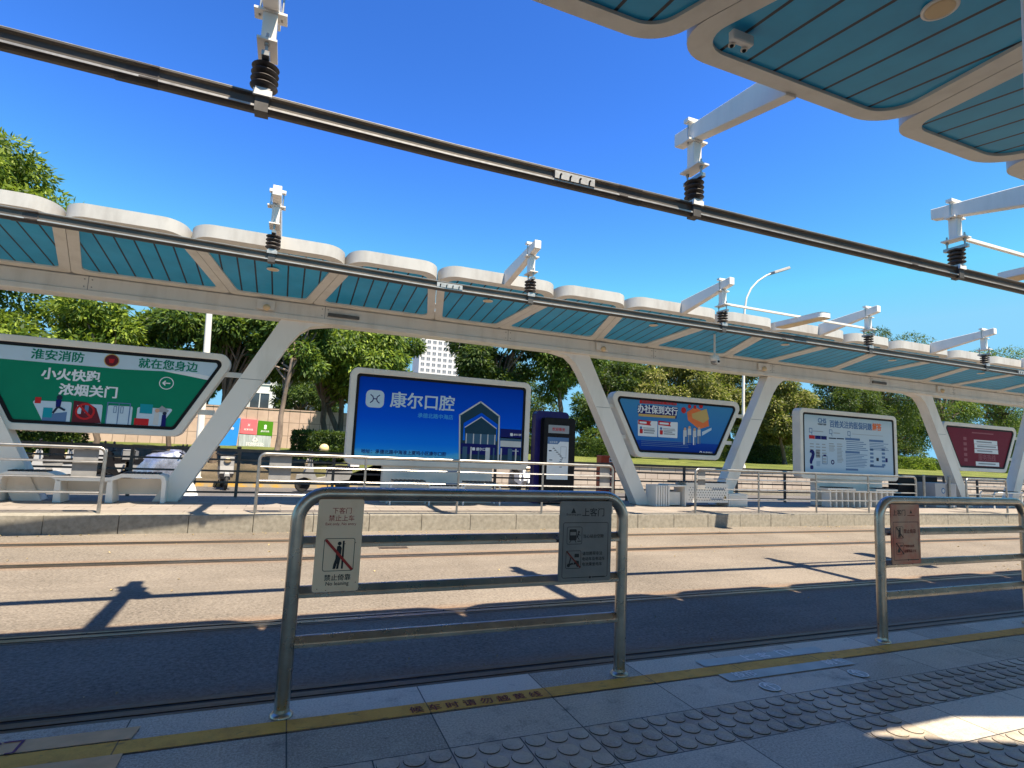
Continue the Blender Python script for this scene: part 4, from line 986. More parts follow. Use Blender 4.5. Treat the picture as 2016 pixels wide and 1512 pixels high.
# ------------------------------------------------------------------ benches and cabinets on the far platform
def ribbon(pts, th):
    """closed outline of a bent plate running along pts, th thick towards its underside"""
    n = len(pts); lo = []
    for i, p in enumerate(pts):
        a, b = Vector(pts[max(i - 1, 0)]), Vector(pts[min(i + 1, n - 1)]); tt = (b - a).normalized(); nn = Vector((tt.y, -tt.x)); lo.append(tuple(Vector(p) + nn * th))
    return list(pts) + lo[::-1]
def seat_slats(t, x0, x1, z, y0, y1):
    n = int((x1 - x0) / .085); mb = MB()
    for i in range(n): x = x0 + (x1 - x0) * i / n; mb.box(x, x + .05, y0, y1, z, z + .028, 'slat')
    mb.obj('slatted_seat', t)
t = thing('bench', (-3.3, 12.4, 0), 'chunky white platform bench with stepped slatted seats under the green panel', 'bench', 'benches on the far platform')
top = [(-4.56, .0), (-4.54, .40), (-4.50, .48), (-4.40, .52), (-3.86, .52), (-3.76, .49), (-3.68, .445), (-2.92, .445), (-2.83, .48), (-2.74, .52), (-2.16, .52), (-2.07, .49), (-2.03, .40), (-2.02, 0)]
mb = MB(); mb.prism(ribbon(top, .055), 'y', 12.25, 12.72, 'white'); mb.obj('shell', t, bevel=.008)
for x in (-3.70, -2.93):
    mb = MB(); mb.hexa([(x - .02, 12.25, 0), (x + .10, 12.25, 0), (x + .10, 12.7, 0), (x - .02, 12.7, 0), (x - .02, 12.25, .40), (x + .06, 12.25, .40), (x + .06, 12.7, .40), (x - .02, 12.7, .40)], 'white'); mb.obj('leg', t, bevel=.006)
mb = MB(); mb.box(-4.45, -2.1, 12.60, 12.66, .13, .42, 'frame'); mb.obj('back_board', t)
seat_slats(t, -4.42, -3.86, .521, 12.30, 12.68); seat_slats(t, -3.66, -2.92, .446, 12.30, 12.68); seat_slats(t, -2.74, -2.14, .521, 12.30, 12.68)
t = thing('bench', (3.4, 12.35, 0), 'white tubular bench with two raised slatted seats in front of the blue panel', 'bench', 'benches on the far platform')
for (x0, x1) in ((2.14, 2.99), (3.76, 4.63)):
    mb = MB(); pts = [(x0, 0), (x0, .40), (x0 + .06, .475), (x1 - .06, .475), (x1, .40), (x1, 0)]
    for y in (12.15, 12.52): mb.tube([(a, y, b) for a, b in pts], .020, 'plasticw', 10)
    mb.obj('hoop_frame', t)
mb = MB(); mb.box(2.99, 3.76, 12.14, 12.18, .37, .41, 'plasticw'); mb.box(2.99, 3.76, 12.49, 12.53, .37, .41, 'plasticw'); mb.obj('seat_rail', t)
seat_slats(t, 2.2, 2.93, .495, 12.16, 12.52); seat_slats(t, 3.0, 3.75, .41, 12.16, 12.52); seat_slats(t, 3.82, 4.57, .495, 12.16, 12.52)
t = thing('bench', (10.4, 12.4, 0), 'white metal bench box with a perforated side below the bank panel', 'bench', 'benches on the far platform')
mb = MB()
for i in range(5): mb.box(8.95 + .075 * i, 9.0 + .075 * i, 12.2, 12.65, 0, .53, 'white')
mb.box(8.97, 9.3, 12.23, 12.63, .01, .51, 'grey'); mb.obj('ribbed_end', t)
mb = MB(); mb.box(9.33, 9.38, 12.2, 12.65, 0, .55, 'white'); mb.box(9.86, 9.91, 12.2, 12.65, 0, .55, 'white'); mb.box(9.38, 9.86, 12.2, 12.65, .50, .55, 'white'); mb.box(9.42, 9.80, 12.3, 12.6, .02, .36, 'frame'); mb.obj('open_frame', t, bevel=.006)
mb = MB(); mb.box(9.91, 11.32, 12.2, 12.65, .10, .62, 'white'); F = Face(mb, 'xz', 12.2, .002)
for i in range(17):
    for j in range(6):
        if i < 15: F.circ((10.0 + .085 * i + (.04 if j % 2 else 0), .17 + .065 * j), .014, 'black', 1, 8)
F.poly([(11.14, .17), (11.28, .17), (11.21, .31)], 'p_gold', 1); F.poly([(11.19, .20), (11.23, .20), (11.21, .27)], 'ink', 2); mb.obj('perforated_box', t)
mb = MB(); mb.box(11.34, 12.0, 12.2, 12.6, 0, .34, 'white'); mb.box(11.38, 11.96, 12.19, 12.2, .03, .30, 'frame'); mb.obj('low_box', t, bevel=.006)
seat_slats(t, 9.6, 11.3, .622, 12.22, 12.6)
t = thing('bench', (16.6, 12.4, 0), 'white bench with fluted pale legs in front of the health notice panel', 'bench', 'benches on the far platform')
for i in range(12):
    x = 15.2 + .25 * i; mb = MB(); mb.box(x, x + .06, 12.22, 12.5, 0, .50, 'frame'); mb.obj('leg', t)
mb = MB(); mb.box(15.1, 16.3, 12.2, 12.55, .50, .56, 'white'); mb.box(16.3, 17.2, 12.2, 12.55, .44, .50, 'white'); mb.box(17.2, 18.2, 12.2, 12.55, .50, .56, 'white'); mb.obj('seat', t, bevel=.008)
seat_slats(t, 15.15, 16.25, .561, 12.22, 12.52); seat_slats(t, 17.25, 18.15, .561, 12.22, 12.52)
t = thing('bench', (25.2, 12.2, 0), 'white barred bench frame at the right edge of the far platform', 'bench', 'benches on the far platform')
for (x0, x1) in ((22.6, 24.2), (25.0, 27.0)):
    mb = MB(); pts = [(x0, 0), (x0, .48), (x0 + .06, .55), (x1 - .06, .55), (x1, .48), (x1, 0)]
    for y in (11.9, 12.3): mb.tube([(a, y, b) for a, b in pts], .025, 'plasticw', 8)
    mb.obj('hoop_frame', t)
seat_slats(t, 22.7, 24.1, .57, 11.92, 12.3); seat_slats(t, 25.1, 26.9, .57, 11.92, 12.3)

t = thing('equipment_cabinet', (20.7, 12.6, 0), 'pale grey low equipment cabinet with round emblem beside a slanting column', 'cabinet')
mb = MB(); mb.box(20.2, 21.3, 12.3, 12.9, 0, .80, 'bldggrey'); F = Face(mb, 'xz', 12.3, .003); F.circ((20.6, .55), .10, 'p_steelblue', 1, 16); F.circ((20.6, .55), .06, 'p_whitegrey', 2, 16); mb.obj('case', t, bevel=.01)
mb = MB(); mb.box(20.74, 20.76, 12.292, 12.3, .05, .75, 'grey'); mb.obj('door_seam', t)
t = thing('litter_bin', (19.75, 12.7, 0), 'tall black box with two steel posts left of the grey cabinet', 'bin')
mb = MB(); mb.box(19.35, 21.4, 12.95, 13.3, 0, .98, 'black'); mb.obj('case', t, bevel=.01)
for x in (19.55, 20.85):
    mb = MB(); mb.tube([(x, 12.25, 0), (x, 12.25, 1.02)], .04, 'steel_dull', 12); mb.ball((x, 12.25, 1.02), .045, 'steel_dull'); mb.obj('post', t)
t = thing('call_box', (8.8, 14.5, 0), 'orange red box pillar with a white label behind the far platform fence', 'call box')
mb = MB(); mb.box(8.57, 9.05, 14.3, 14.6, G, 1.23, 'orange'); mb.obj('case', t, bevel=.015)
mb = MB(); F = Face(mb, 'xz', 14.3, .003); F.rect(8.82, 1.04, 9.02, 1.17, 'p_white', 1); F.bars(8.84, 1.08, 9.0, 1.13, 1, 'p_ink', 2, fill=.8); mb.obj('label_plate', t)
mb = MB(); F = Face(mb, 'xz', 14.3, .003)
for i in range(6): F.text('请勿停放车辆'[i], (8.87, .72 - .125 * i), .075, 'p_white', 1)
mb.obj('lettering', t)

# ------------------------------------------------------------------ fences of the far platform
YP = 10.70
def front_fence(xs, e0, e1, label):
    t = thing('platform_fence', ((xs[0] + xs[-1]) / 2, YP, 0), label, 'fence', 'pale fences along the far platform edge')
    r, zt, rb = .027, 1.018, .10; x0, x1 = xs[0], xs[-1]
    pts = ([(x0, YP, .01)] + [(x, YP, z) for x, z in arc(x0 + rb, zt - rb, rb, 180, 90, 6)] if e0 else [(x0, YP, zt)]) + ([(x, YP, z) for x, z in arc(x1 - rb, zt - rb, rb, 90, 0, 6)] + [(x1, YP, .01)] if e1 else [(x1, YP, zt)])
    mb = MB(); mb.tube(pts, r, 'steel_dull', 14); mb.obj('handrail', t)
    for x in xs:
        if (x == x0 and e0) or (x == x1 and e1): continue
        mb = MB(); mb.tube([(x, YP, .01), (x, YP, zt)], .022, 'steel_dull', 12); mb.obj('post', t)
    for a, b in zip(xs, xs[1:]):
        for z in (.80, .56, .325):
            mb = MB(); s_ = [(YP - .022, z - .016), (YP + .020, z - .016), (YP + .020, z + .018), (YP - .022, z + .002)]
            vs = [(a + .03, YP, z)] * 0
            mb.prism(s_, 'x', a + .02, b - .02, 'steel_dull'); mb.obj('rail', t, bevel=.004)
front_fence([-12.0, -9.6, -7.2, -4.9, -2.64], False, True, 'steel fence length along the far platform edge at left, ending left of the slanting column')
front_fence([-.40, 1.40, 3.19, 5.01, 6.70], True, True, 'steel fence length in front of the blue panel and kiosk on the far platform')
front_fence([8.95, 10.88, 12.82, 14.77, 16.72], True, True, 'sunlit steel fence length in front of the health notice panel')
front_fence([19.0, 20.98], True, True, 'short steel fence length below the maroon panel')
front_fence([22.6, 24.6, 26.6, 28.6], True, True, 'steel fence length on the far platform at the right picture edge')
for (x0, x1, lb) in ((-3.07, -2.74, 'grey back of a sign plate at the right end of the left fence'), (-.24, .12, 'grey back of a sign plate on the fence left of the blue panel'),
                     (6.40, 6.65, 'grey back of a sign plate on the fence left of the orange box'), (9.05, 9.27, 'grey back of a sign plate on the left end of the sunlit fence')):
    mb = MB(); mb.prism(rounded([(x0, .55), (x1, .55), (x1, .985), (x0, .985)], .012, 3), 'y', YP + .036, YP + .044, 'grey'); tag(mb.obj('sign_plate'), lb, 'sign', 'sign plates on the far fences')

t = thing('back_fence', (4, 13.62, 0), 'long dark railing along the back edge of the far platform', 'fence')
for z, r in ((1.0, .032), (.79, .02), (.55, .02), (.31, .02), (.10, .02)):
    mb = MB(); mb.box(-14, 60, 13.60 - r * .6, 13.60 + r * .6, z - r, z + r, 'fence_dark'); mb.obj('rail', t)
x = -12.8
while x < 60:
    mb = MB(); mb.box(x - .03, x + .03, 13.57, 13.63, 0, .99, 'fence_dark'); mb.obj('post', t); x += 1.98

# ------------------------------------------------------------------ far side of the street
mb = MB(); mb.box(-40, 2.4, 19.95, 20.15, -.5, -.13, 'yellowkerb'); mb.box(2.4, 100, 19.95, 20.15, -.5, -.13, 'kerbgranite'); struct(mb.obj('street_kerb'))
def ground_h(x, y):
    k = min(1, max(0, (x - 1.0) / 3.0)); k = k * k * (3 - 2 * k)
    a = -.13 if y < 22.2 else -.13 + (.80 + .13) * min(1, (y - 22.2) / 7.0) ** .8        # dirt bank, left
    b = .80 + .28 * min(1, max(0, (y - 20.5) / 5.5)) + .012 * max(0, y - 26)             # lawn above the low wall, right
    return a * (1 - k) + b * k + .03 * math.sin(x * .9) * math.sin(y * .7 + x * .3)
nx, ny = 120, 40
xs = [-45 + 165 * (i / nx) for i in range(nx + 1)]; ys = [20.14 + 60 * (j / ny) ** 1.8 for j in range(ny + 1)]
mb = MB(); mb.add([(x, y, ground_h(x, y)) for y in ys for x in xs], [(j * (nx + 1) + i, j * (nx + 1) + i + 1, (j + 1) * (nx + 1) + i + 1, (j + 1) * (nx + 1) + i) for j in range(ny) for i in range(nx)], 'lawn', True)
struct(mb.obj('lawn'))
mb = MB(); mb.box(3.4, 80, 20.20, 20.46, -.3, .80, 'retaining'); mb.box(3.4, 80, 20.18, 20.50, .80, .86, 'kerbgranite')
tag(mb.obj('retaining_wall'), 'low pale tiled retaining wall below the lawn across the street', 'wall')
t = thing('boundary_wall', (-6, 34, 0), 'pink tiled boundary wall behind the trees at left', 'wall')
mb = MB(); mb.box(-34, 12, 34.0, 34.3, 0, 2.90, 'pinkwall'); mb.obj('wall', t)
mb = MB(); mb.box(-34, 12, 33.97, 34.33, 2.90, 2.97, 'pinkwall'); mb.obj('coping', t)

def board(poly, mt, label, body, seed):
    mb = MB(); mb.prism(poly, 'y', 33.93, 33.985, mt); F = Face(mb, 'xz', 33.93, .004)
    cx = sum(p[0] for p in poly) / 4; z1 = max(p[1] for p in poly); w_ = poly[1][0] - poly[0][0]
    c = (cx, z1 - .34 if seed != 3 else z1 - .28); mt2 = 'b_white'
    if seed == 1: F.loop([(c[0] - .05, c[1] + .07), (c[0] + .05, c[1] - .05)], .02, mt2, 1, False); F.loop([(c[0] + .05, c[1] + .07), (c[0] - .05, c[1] - .05)], .02, mt2, 2, False)
    elif seed == 2: F.circ((c[0], c[1] + .05), .07, mt2, 1); F.circ((c[0], c[1] - .06), .07, mt2, 1)
    else: F.loop([(c[0] - .14, c[1] - .06), (c[0] + .14, c[1] - .06), (c[0], c[1] + .16)], .045, mt2, 1)
    text2(F, body, (cx - w_ * .28, c[1] - .24), (cx + w_ * .28, c[1] - .24), mt2, 2, .02)
    tag(mb.obj('recycling_board'), label, 'board', 'waste sorting boards on the pink wall')
board([(-3.72, .76), (-2.50, .84), (-2.42, 2.33), (-3.55, 2.33)], 'b_blue', 'tall blue waste sorting board on the pink wall', '可回收物', 0)
board([(-2.38, 1.50), (-1.57, 1.47), (-1.57, 2.28), (-2.38, 2.31)], 'b_red', 'square red waste sorting board on the pink wall', '有害垃圾', 1)
board([(-1.52, 1.46), (-.76, 1.44), (-.76, 2.22), (-1.52, 2.26)], 'b_green', 'square green waste sorting board on the pink wall', '厨余垃圾', 2)
board([(-2.40, .74), (-.80, .78), (-.80, 1.42), (-2.40, 1.46)], 'b_grey', 'wide grey waste sorting board under the red and green boards', '其他垃圾', 3)
mb = MB(); mb.box(-2.9, -2.3, 34.6, 35.0, 2.2, 3.22, 'b_yellow'); tag(mb.obj('yellow_box', bevel=.02), 'small plain yellow box peeping over the pink wall', 'box')

# buildings
def building(name, x0, x1, y0, y1, z0, z1, mt, label, cols, rows, ww, wh, pad, glass='glassdark'):
    t = thing(name, ((x0 + x1) / 2, y0, z0), label, 'building')
    mb = MB(); mb.box(x0, x1, y0, y1, z0, z1, mt); mb.box(x0 - .15, x1 + .15, y0 - .15, y1 + .15, z1, z1 + .35, mt); mb.obj('wall', t)
    proto = None
    for j in range(rows):
        for i in range(cols):
            cx = x0 + pad + (x1 - x0 - 2 * pad) * (i + .5) / cols; cz = z0 + (z1 - z0) * (j + .55) / rows
            if proto is None:
                mb = MB(); mb.ring([(cx - ww, cz - wh), (cx + ww, cz - wh), (cx + ww, cz + wh), (cx - ww, cz + wh)], [(cx - ww * .9, cz - wh * .92), (cx + ww * .9, cz - wh * .92), (cx + ww * .9, cz + wh * .92), (cx - ww * .9, cz + wh * .92)], 'y', y0 - .07, y0 + .02, 'bldg')
                mb.box(cx - ww * .05, cx + ww * .05, y0 - .06, y0 - .02, cz - wh * .9, cz + wh * .9, 'bldg')
                mb.add([(cx - ww * .9, y0 - .03, cz - wh * .92), (cx + ww * .9, y0 - .03, cz - wh * .92), (cx + ww * .9, y0 - .03, cz + wh * .92), (cx - ww * .9, y0 - .03, cz + wh * .92)], [(0, 1, 2, 3)], glass)
                proto = mb.obj('window', t, origin=(cx, y0, cz))
                p0 = (cx, cz)
            else:
                c = proto.copy(); C.objects.link(c); c.parent = t; c.location = (proto.location.x + cx - p0[0], proto.location.y, proto.location.z + cz - p0[1])
    return t
bl = (-3.770, 5.857); br = (3.837, 6.492)
building('apartment_building', bl[0], bl[0] + 6.6, 55, 66, 0, 8.4, 'bldg', 'white building with tall white framed windows behind the pink wall', 3, 3, .85, 1.05, .2)
b2 = (-4.533, 5.580)
mb = MB(); mb.box(b2[0] - .9, bl[0] - .02, 57, 66, 0, 7.5, 'bldggrey'); mb.box(b2[0] - .5, b2[0] + .3, 56.95, 57, 3.0, 5.0, 'glassdark'); tag(mb.obj('side_building'), 'pale blue grey building wing with one dark window, left of the white building', 'building')
a = (53.839, 36.101); b = (68.808, 37.558); tz = (60.226, 51.619)[1]
building('tower_block', a[0] - 3, b[0], 240, 254, 0, tz + 9, 'bldg', 'distant white residential tower with rows of small dark windows', 7, 24, .85, .74, .3, 'glassgrey')

# ------------------------------------------------------------------ vegetation
def leaf_mesh(name, P, A, Nn, L, W, mt):
    """kite shaped leaves: base P, axis A (unit), side Nn (unit), length L, width W"""
    n = len(P); k = np.cross(A, Nn)
    v = np.empty((n, 4, 3), np.float32)
    v[:, 0] = P; v[:, 1] = P + A * (L * .42)[:, None] + Nn * (W * .5)[:, None] + k * (L * .06)[:, None]
    v[:, 2] = P + A * L[:, None] - k * (L * .05)[:, None]; v[:, 3] = P + A * (L * .42)[:, None] - Nn * (W * .5)[:, None] + k * (L * .06)[:, None]
    me = bpy.data.meshes.new(name)
    me.vertices.add(n * 4); me.vertices.foreach_set('co', v.ravel())
    me.loops.add(n * 4); me.loops.foreach_set('vertex_index', np.arange(n * 4, dtype=np.int32))
    me.polygons.add(n); me.polygons.foreach_set('loop_start', np.arange(0, n * 4, 4, dtype=np.int32)); me.polygons.foreach_set('loop_total', np.full(n, 4, np.int32))
    me.update(calc_edges=True); me.materials.append(M[mt])
    return me
def unit(v): return v / np.maximum(1e-6, np.linalg.norm(v, axis=1))[:, None]
def crown_leaves(rng, clumps, n, L, Wd, droop, mt, name='crown'):
    c = np.array([q[0] for q in clumps], float); r = np.array([q[1] for q in clumps], float)
    wgt = r[:, 0] * r[:, 1]; idx = rng.choice(len(clumps), n, p=wgt / wgt.sum())
    d = unit(rng.normal(size=(n, 3))); rad = rng.uniform(.35, 1.0, n) ** .55
    P = c[idx] + d * r[idx] * rad[:, None] + rng.normal(size=(n, 3)) * .06
    A = unit(d * .8 + rng.normal(size=(n, 3)) * .55 + np.array([0, 0, -droop])); S_ = unit(np.cross(A, d + rng.normal(size=(n, 3)) * .5))
    l = L * .80 * rng.uniform(.55, 1.4, n)
    return leaf_mesh(name, P.astype(np.float32), A, S_, l, l * Wd, mt)

def tree(x, y, h, crown, n, mt, label, trunks=1, tr=.13, seed=0, L=.26, Wd=.36, droop=.5, bark='soil', low=0, cat='tree', nclump=30, spread=.35):
    """crown = (cx, cy, cz, rx, ry, rz) relative to the foot; trunks fork upward into limbs that end in the leaf clumps"""
    rng = np.random.default_rng(seed); z0 = ground_h(x, y) - .08
    t = thing('tree', (x, y, z0), label, cat, 'trees beyond the street')
    cx, cy, cz, rx, ry, rz = crown; cc = np.array([x + cx, y + cy, z0 + cz])
    clumps = []
    for i in range(nclump):
        d = unit(rng.normal(size=(1, 3)))[0]; rad = rng.uniform(.45, 1.0) ** .6
        p = cc + d * np.array([rx, ry, rz]) * rad * .86
        s_ = rng.uniform(.45, 1.1) * (rx + ry + rz) / 3 * .36
        clumps.append((p, np.array([s_ * rng.uniform(.9, 1.3), s_ * rng.uniform(.9, 1.3), s_ * rng.uniform(.6, .9)])))
    me = crown_leaves(rng, clumps, n, L, Wd, droop, mt)
    o = bpy.data.objects.new('crown', me); C.objects.link(o); o.parent = t
    for v in (me,): v.transform(Matrix.Translation((-x, -y, -z0)))
    mb = MB(); tops = []
    for k in range(trunks):
        an = rng.uniform(0, 6.28) if trunks > 1 else 0; off = .22 * (trunks > 1)
        bx_, by_ = x + off * math.cos(an) * (1 + k), y + off * math.sin(an)
        lean = np.array([rng.normal() * spread, rng.normal() * spread * .6, 0]) * h * .28
        pts = [(bx_, by_, z0)]; q = np.array([bx_, by_, z0])
        for i in range(1, 7): pts.append(tuple(q + lean * (i / 6) ** 1.4 + np.array([rng.normal() * .05, rng.normal() * .05, h * i / 6])))
        mb.tube(pts, [tr * (1.25 if i == 0 else 1 - .075 * i) for i in range(7)], bark, 10)
        tops.append((np.array(pts[-1]), np.array(pts[4])))
    mb.obj('trunk', t)
    mb = MB()
    for i, (p, s_) in enumerate(clumps):
        a, a2 = tops[i % len(tops)]; st = a2 + (a - a2) * rng.uniform(0, 1); mid = (st + p) / 2 + rng.normal(size=3) * .18 + np.array([0, 0, .15])
        mb.tube([tuple(st), tuple(mid), tuple(p)], [tr * .42, tr * .28, tr * .10], bark, 6)
    mb.obj('limbs', t)
    return t
def at(p, y): return p[0]
# left group, sunlit yellow green
tree(at((-11.971, 0.978),26), 26, 5.5, (0, 0, 8.0, 3.2, 2.6, 5.0), 35100, 'leaf_bright', 'tall yellow green tree whose top rises above the canopy at the left edge', 2, .16, 11, nclump=46, L=.30)
tree(at((-6.240, 0.897),24), 24, 2.6, (-1.6, 1.0, 4.3, 3.2, 2.2, 2.1), 27540, 'leaf_bright', 'bright broad tree above the green panel', 1, .12, 12, nclump=34, L=.28)
tree(at((-4.042, 0.812),24), 24, 2.8, (.2, 1.6, 4.5, 2.4, 2.0, 1.9), 18360, 'leaf_mid', 'mid green tree between the green panel and the slanting column', 1, .10, 13, nclump=24, L=.28)
tree(at((-0.315, 0.984),23), 23, 4.4, (.3, .8, 5.3, 2.0, 1.8, 1.7), 14917, 'leaf_mid', 'slim tree with a pale forked trunk in front of the pink wall', 1, .115, 14, bark='bark_light', nclump=22, L=.27)
tree(at((1.800, 1.708),26), 26, 3.4, (.8, -.2, 4.6, 2.7, 2.1, 2.0), 29835, 'leaf_bright', 'leafy tree with three dark trunks behind the clipped hedge', 3, .15, 15, nclump=36, L=.30, droop=.9, spread=.9)
tree(at((4.052, 1.891),31), 31, 3.4, (.0, .5, 5.2, 2.3, 2.0, 2.3), 32130, 'leaf_mid', 'tree behind the upper left corner of the blue panel', 1, .15, 16, nclump=26)
tree(at((10.526, 2.196),28), 28, 3.6, (0, 0, 5.4, 2.7, 2.3, 2.7), 29835, 'leaf_dark', 'dark dense tree above the right half of the blue panel', 1, .18, 17, nclump=34, L=.28, droop=.8)
tree(at((13.511, 1.799),27), 27, 5.0, (.4, .6, 5.9, 2.2, 2.0, 3.5), 27540, 'leaf_mid', 'tree right of the blue panel with its tip just over the canopy', 1, .17, 18, nclump=34, L=.28, droop=.8)
tree(at((18.216, 2.005),30), 30, 3.0, (.8, 0, 4.4, 2.6, 2.0, 2.6), 25245, 'leaf_dark', 'dark tree with a stout black trunk behind the second slanting column', 1, .26, 19, nclump=30)
tree(at((21.904, 2.491),28), 28, 2.8, (0, 0, 4.3, 3.4, 2.0, 2.6), 25245, 'leaf_olive', 'olive yellow tree above the bank panel', 2, .14, 20, nclump=32, L=.24, Wd=.45)
tree(at((29.047, 2.859),31), 31, 3.0, (.5, 0, 5.0, 3.6, 2.2, 3.0), 25245, 'leaf_olive', 'olive tree behind the bank panel to its right', 1, .16, 21, nclump=30, L=.26, Wd=.45)
tree(at((29.667, 2.547),27), 27, 2.2, (0, 0, 3.5, 2.6, 1.8, 2.5), 25245, 'leaf_olive', 'round pale olive tree beside the lamp post', 1, .14, 22, nclump=30, L=.24, Wd=.45)
tree(at((42.718, 3.127),33), 33, 3.2, (0, 0, 5.0, 3.4, 2.2, 3.6), 27540, 'leaf_dark', 'dark green tree above the health notice panel', 1, .2, 23, nclump=34)
tree(at((50.846, 3.034),35), 35, 7, (0, 0, 8.3, 4.6, 2.8, 5.9), 27540, 'leaf_dark', 'tall dark tree whose top shows over the canopy at right', 1, .24, 24, nclump=40)
tree(at((60.055, 3.417),36), 36, 6, (0, 0, 7.6, 4.4, 2.8, 5.8), 27540, 'leaf_mid', 'tall leafy tree above the maroon panel', 1, .2, 25, nclump=40)
tree(at((72.985, 3.947),38), 38, 7, (0, 0, 9.0, 5.4, 3.0, 6.6), 29835, 'leaf_mid', 'tall leafy tree near the right picture edge', 1, .2, 26, nclump=44)
tree(at((87.133, 4.530),40), 40, 6, (0, 0, 8.6, 5.6, 3.0, 7.0), 27540, 'leaf_dark', 'dark tree cut by the right picture edge', 1, .2, 27, nclump=40)
tree(at((-2.566, 1.261),24.5), 24.5, 3.4, (.9, 0, 5.0, 1.9, 1.6, 1.5), 18900, 'leaf_mid', 'tree behind the slanting column with its crown under the canopy beam', 1, .13, 36, nclump=26, L=.28)
tree(at((22.635, 2.554),34), 34, 3.2, (0, 0, 5.0, 2.6, 2.0, 2.8), 18900, 'leaf_mid', 'mid green tree at the upper left corner of the bank panel', 1, .15, 37, nclump=28, L=.28)
tree(at((23.927, 3.060),40), 40, 2.2, (0, 0, 3.0, 3.4, 2.0, 3.0), 18360, 'leaf_mid', 'low spreading tree far back between the kiosk and the second slanting column', 1, .16, 35, nclump=26, L=.28)
tree(at((31.189, 3.521),46), 46, 3.4, (0, 0, 4.6, 5.0, 2.6, 4.2), 22950, 'leaf_dark', 'wide dark tree far back between the bank panel and its left column', 1, .22, 28, nclump=34, L=.34)
tree(at((49.331, 3.941),48), 48, 3.4, (0, 0, 4.6, 6.0, 2.6, 4.4), 22950, 'leaf_dark', 'wide dark tree far back behind the lamp post', 1, .22, 29, nclump=34, L=.34)
tree(at((74.142, 4.515),50), 50, 3.4, (0, 0, 4.8, 7.0, 2.6, 4.8), 25245, 'leaf_dark', 'wide dark tree far back behind the grey cabinet', 1, .22, 30, nclump=38, L=.36)
tree(at((107.730, 5.267),52), 52, 3.4, (0, 0, 4.8, 8.0, 2.6, 4.8), 25245, 'leaf_dark', 'wide dark tree far back behind the maroon panel', 1, .22, 31, nclump=38, L=.36)
tree(at((17.685, 2.780),44), 44, 3.4, (0, 0, 4.2, 4.0, 2.6, 3.6), 18360, 'leaf_dark', 'dark tree far back behind the blue panel', 1, .22, 32, nclump=30, L=.34)
tree(at((1.087, 1.849),40), 40, 2.6, (0, 0, 3.2, 2.6, 2.0, 1.9), 13770, 'leaf_dark', 'dark shrubby tree behind the pink wall', 1, .14, 33, nclump=22, L=.28)
tree(at((-4.789, 1.512),38), 38, 2.8, (-.8, 0, 3.8, 1.8, 1.6, 1.3), 11475, 'leaf_mid', 'small tree behind the pink wall beside the tall white pole', 1, .12, 34, nclump=20, L=.28)

def hedge(x0, x1, y0, y1, h, n, mt, label, seed, L=.10):
    rng = np.random.default_rng(seed); zb = ground_h((x0 + x1) / 2, (y0 + y1) / 2) - .05
    t = thing('hedge', ((x0 + x1) / 2, (y0 + y1) / 2, zb), label, 'hedge', 'clipped hedges')
    mb = MB(); mb.box(x0 + .18, x1 - .18, y0 + .18, y1 - .18, zb, zb + h - .18, 'leaf_hedge'); mb.obj('core', t, bevel=.12, segs=3)
    A0, A1, A2 = (x1 - x0) * (y1 - y0), (x1 - x0) * h, (y1 - y0) * h
    f = rng.choice(4, n, p=np.array([A0, A1, A2, A2]) / (A0 + A1 + 2 * A2))
    u, v = rng.uniform(0, 1, n), rng.uniform(0, 1, n); dp = np.abs(rng.normal(size=n)) * .09
    bump = .07 * np.sin(u * (x1 - x0) * 3.1 + seed) * np.sin(v * 7) 
    P = np.where((f == 0)[:, None], np.stack([x0 + u * (x1 - x0), y0 + v * (y1 - y0), zb + h - dp + bump], 1), np.where((f == 1)[:, None], np.stack([x0 + u * (x1 - x0), y0 + dp - bump, zb + v * h], 1),
        np.where((f == 2)[:, None], np.stack([x0 + dp - bump, y0 + u * (y1 - y0), zb + v * h], 1), np.stack([x1 - dp + bump, y0 + u * (y1 - y0), zb + v * h], 1))))
    nr = np.where((f == 0)[:, None], [0, 0, 1.], np.where((f == 1)[:, None], [0, -1., 0], np.where((f == 2)[:, None], [-1., 0, 0], [1., 0, 0])))
    A = unit(nr * .7 + rng.normal(size=(n, 3)) * .7); S_ = unit(np.cross(A, rng.normal(size=(n, 3)))); l = L * rng.uniform(.6, 1.4, n)
    me = leaf_mesh('foliage', P.astype(np.float32), A, S_, l, l * .5, mt); me.transform(Matrix.Translation((-(x0 + x1) / 2, -(y0 + y1) / 2, -zb)))
    o = bpy.data.objects.new('foliage', me); C.objects.link(o); o.parent = t
    return t
hx = (0.252, 1.399)[0]
hedge(hx, hx + 4.2, 24, 25.4, 1.12, 9000, 'leaf_hedge', 'dark clipped hedge left of the blue panel, behind the parked scooter', 41)
hedge((11.530, 1.450)[0], (18.489, 1.749)[0], 26.5, 27.6, 1.02, 9000, 'leaf_hedge', 'long clipped hedge on the lawn right of the kiosk', 42)
hedge((24.681, 1.660)[0], (33.755, 2.020)[0], 29, 30.4, 1.5, 9000, 'leaf_hedge', 'dark clipped hedge behind the lamp post', 43, .12)
hedge((43.131, 1.240)[0], (47.832, 1.379)[0], 29, 30.2, .95, 6000, 'leaf_bright', 'bright green square clipped hedge right of the health notice panel', 44, .12)
hedge((52.916, 1.393)[0], (73.024, 1.989)[0], 32, 33.4, .9, 8000, 'leaf_hedge', 'low dark hedge behind the maroon panel', 45, .13)
hx = (-10.508, 0.699)[0]
hedge(hx, (-6.861, 0.868)[0], 24, 25.2, 1.15, 9000, 'leaf_hedge', 'dark clipped hedge under the green panel at the left edge', 46)

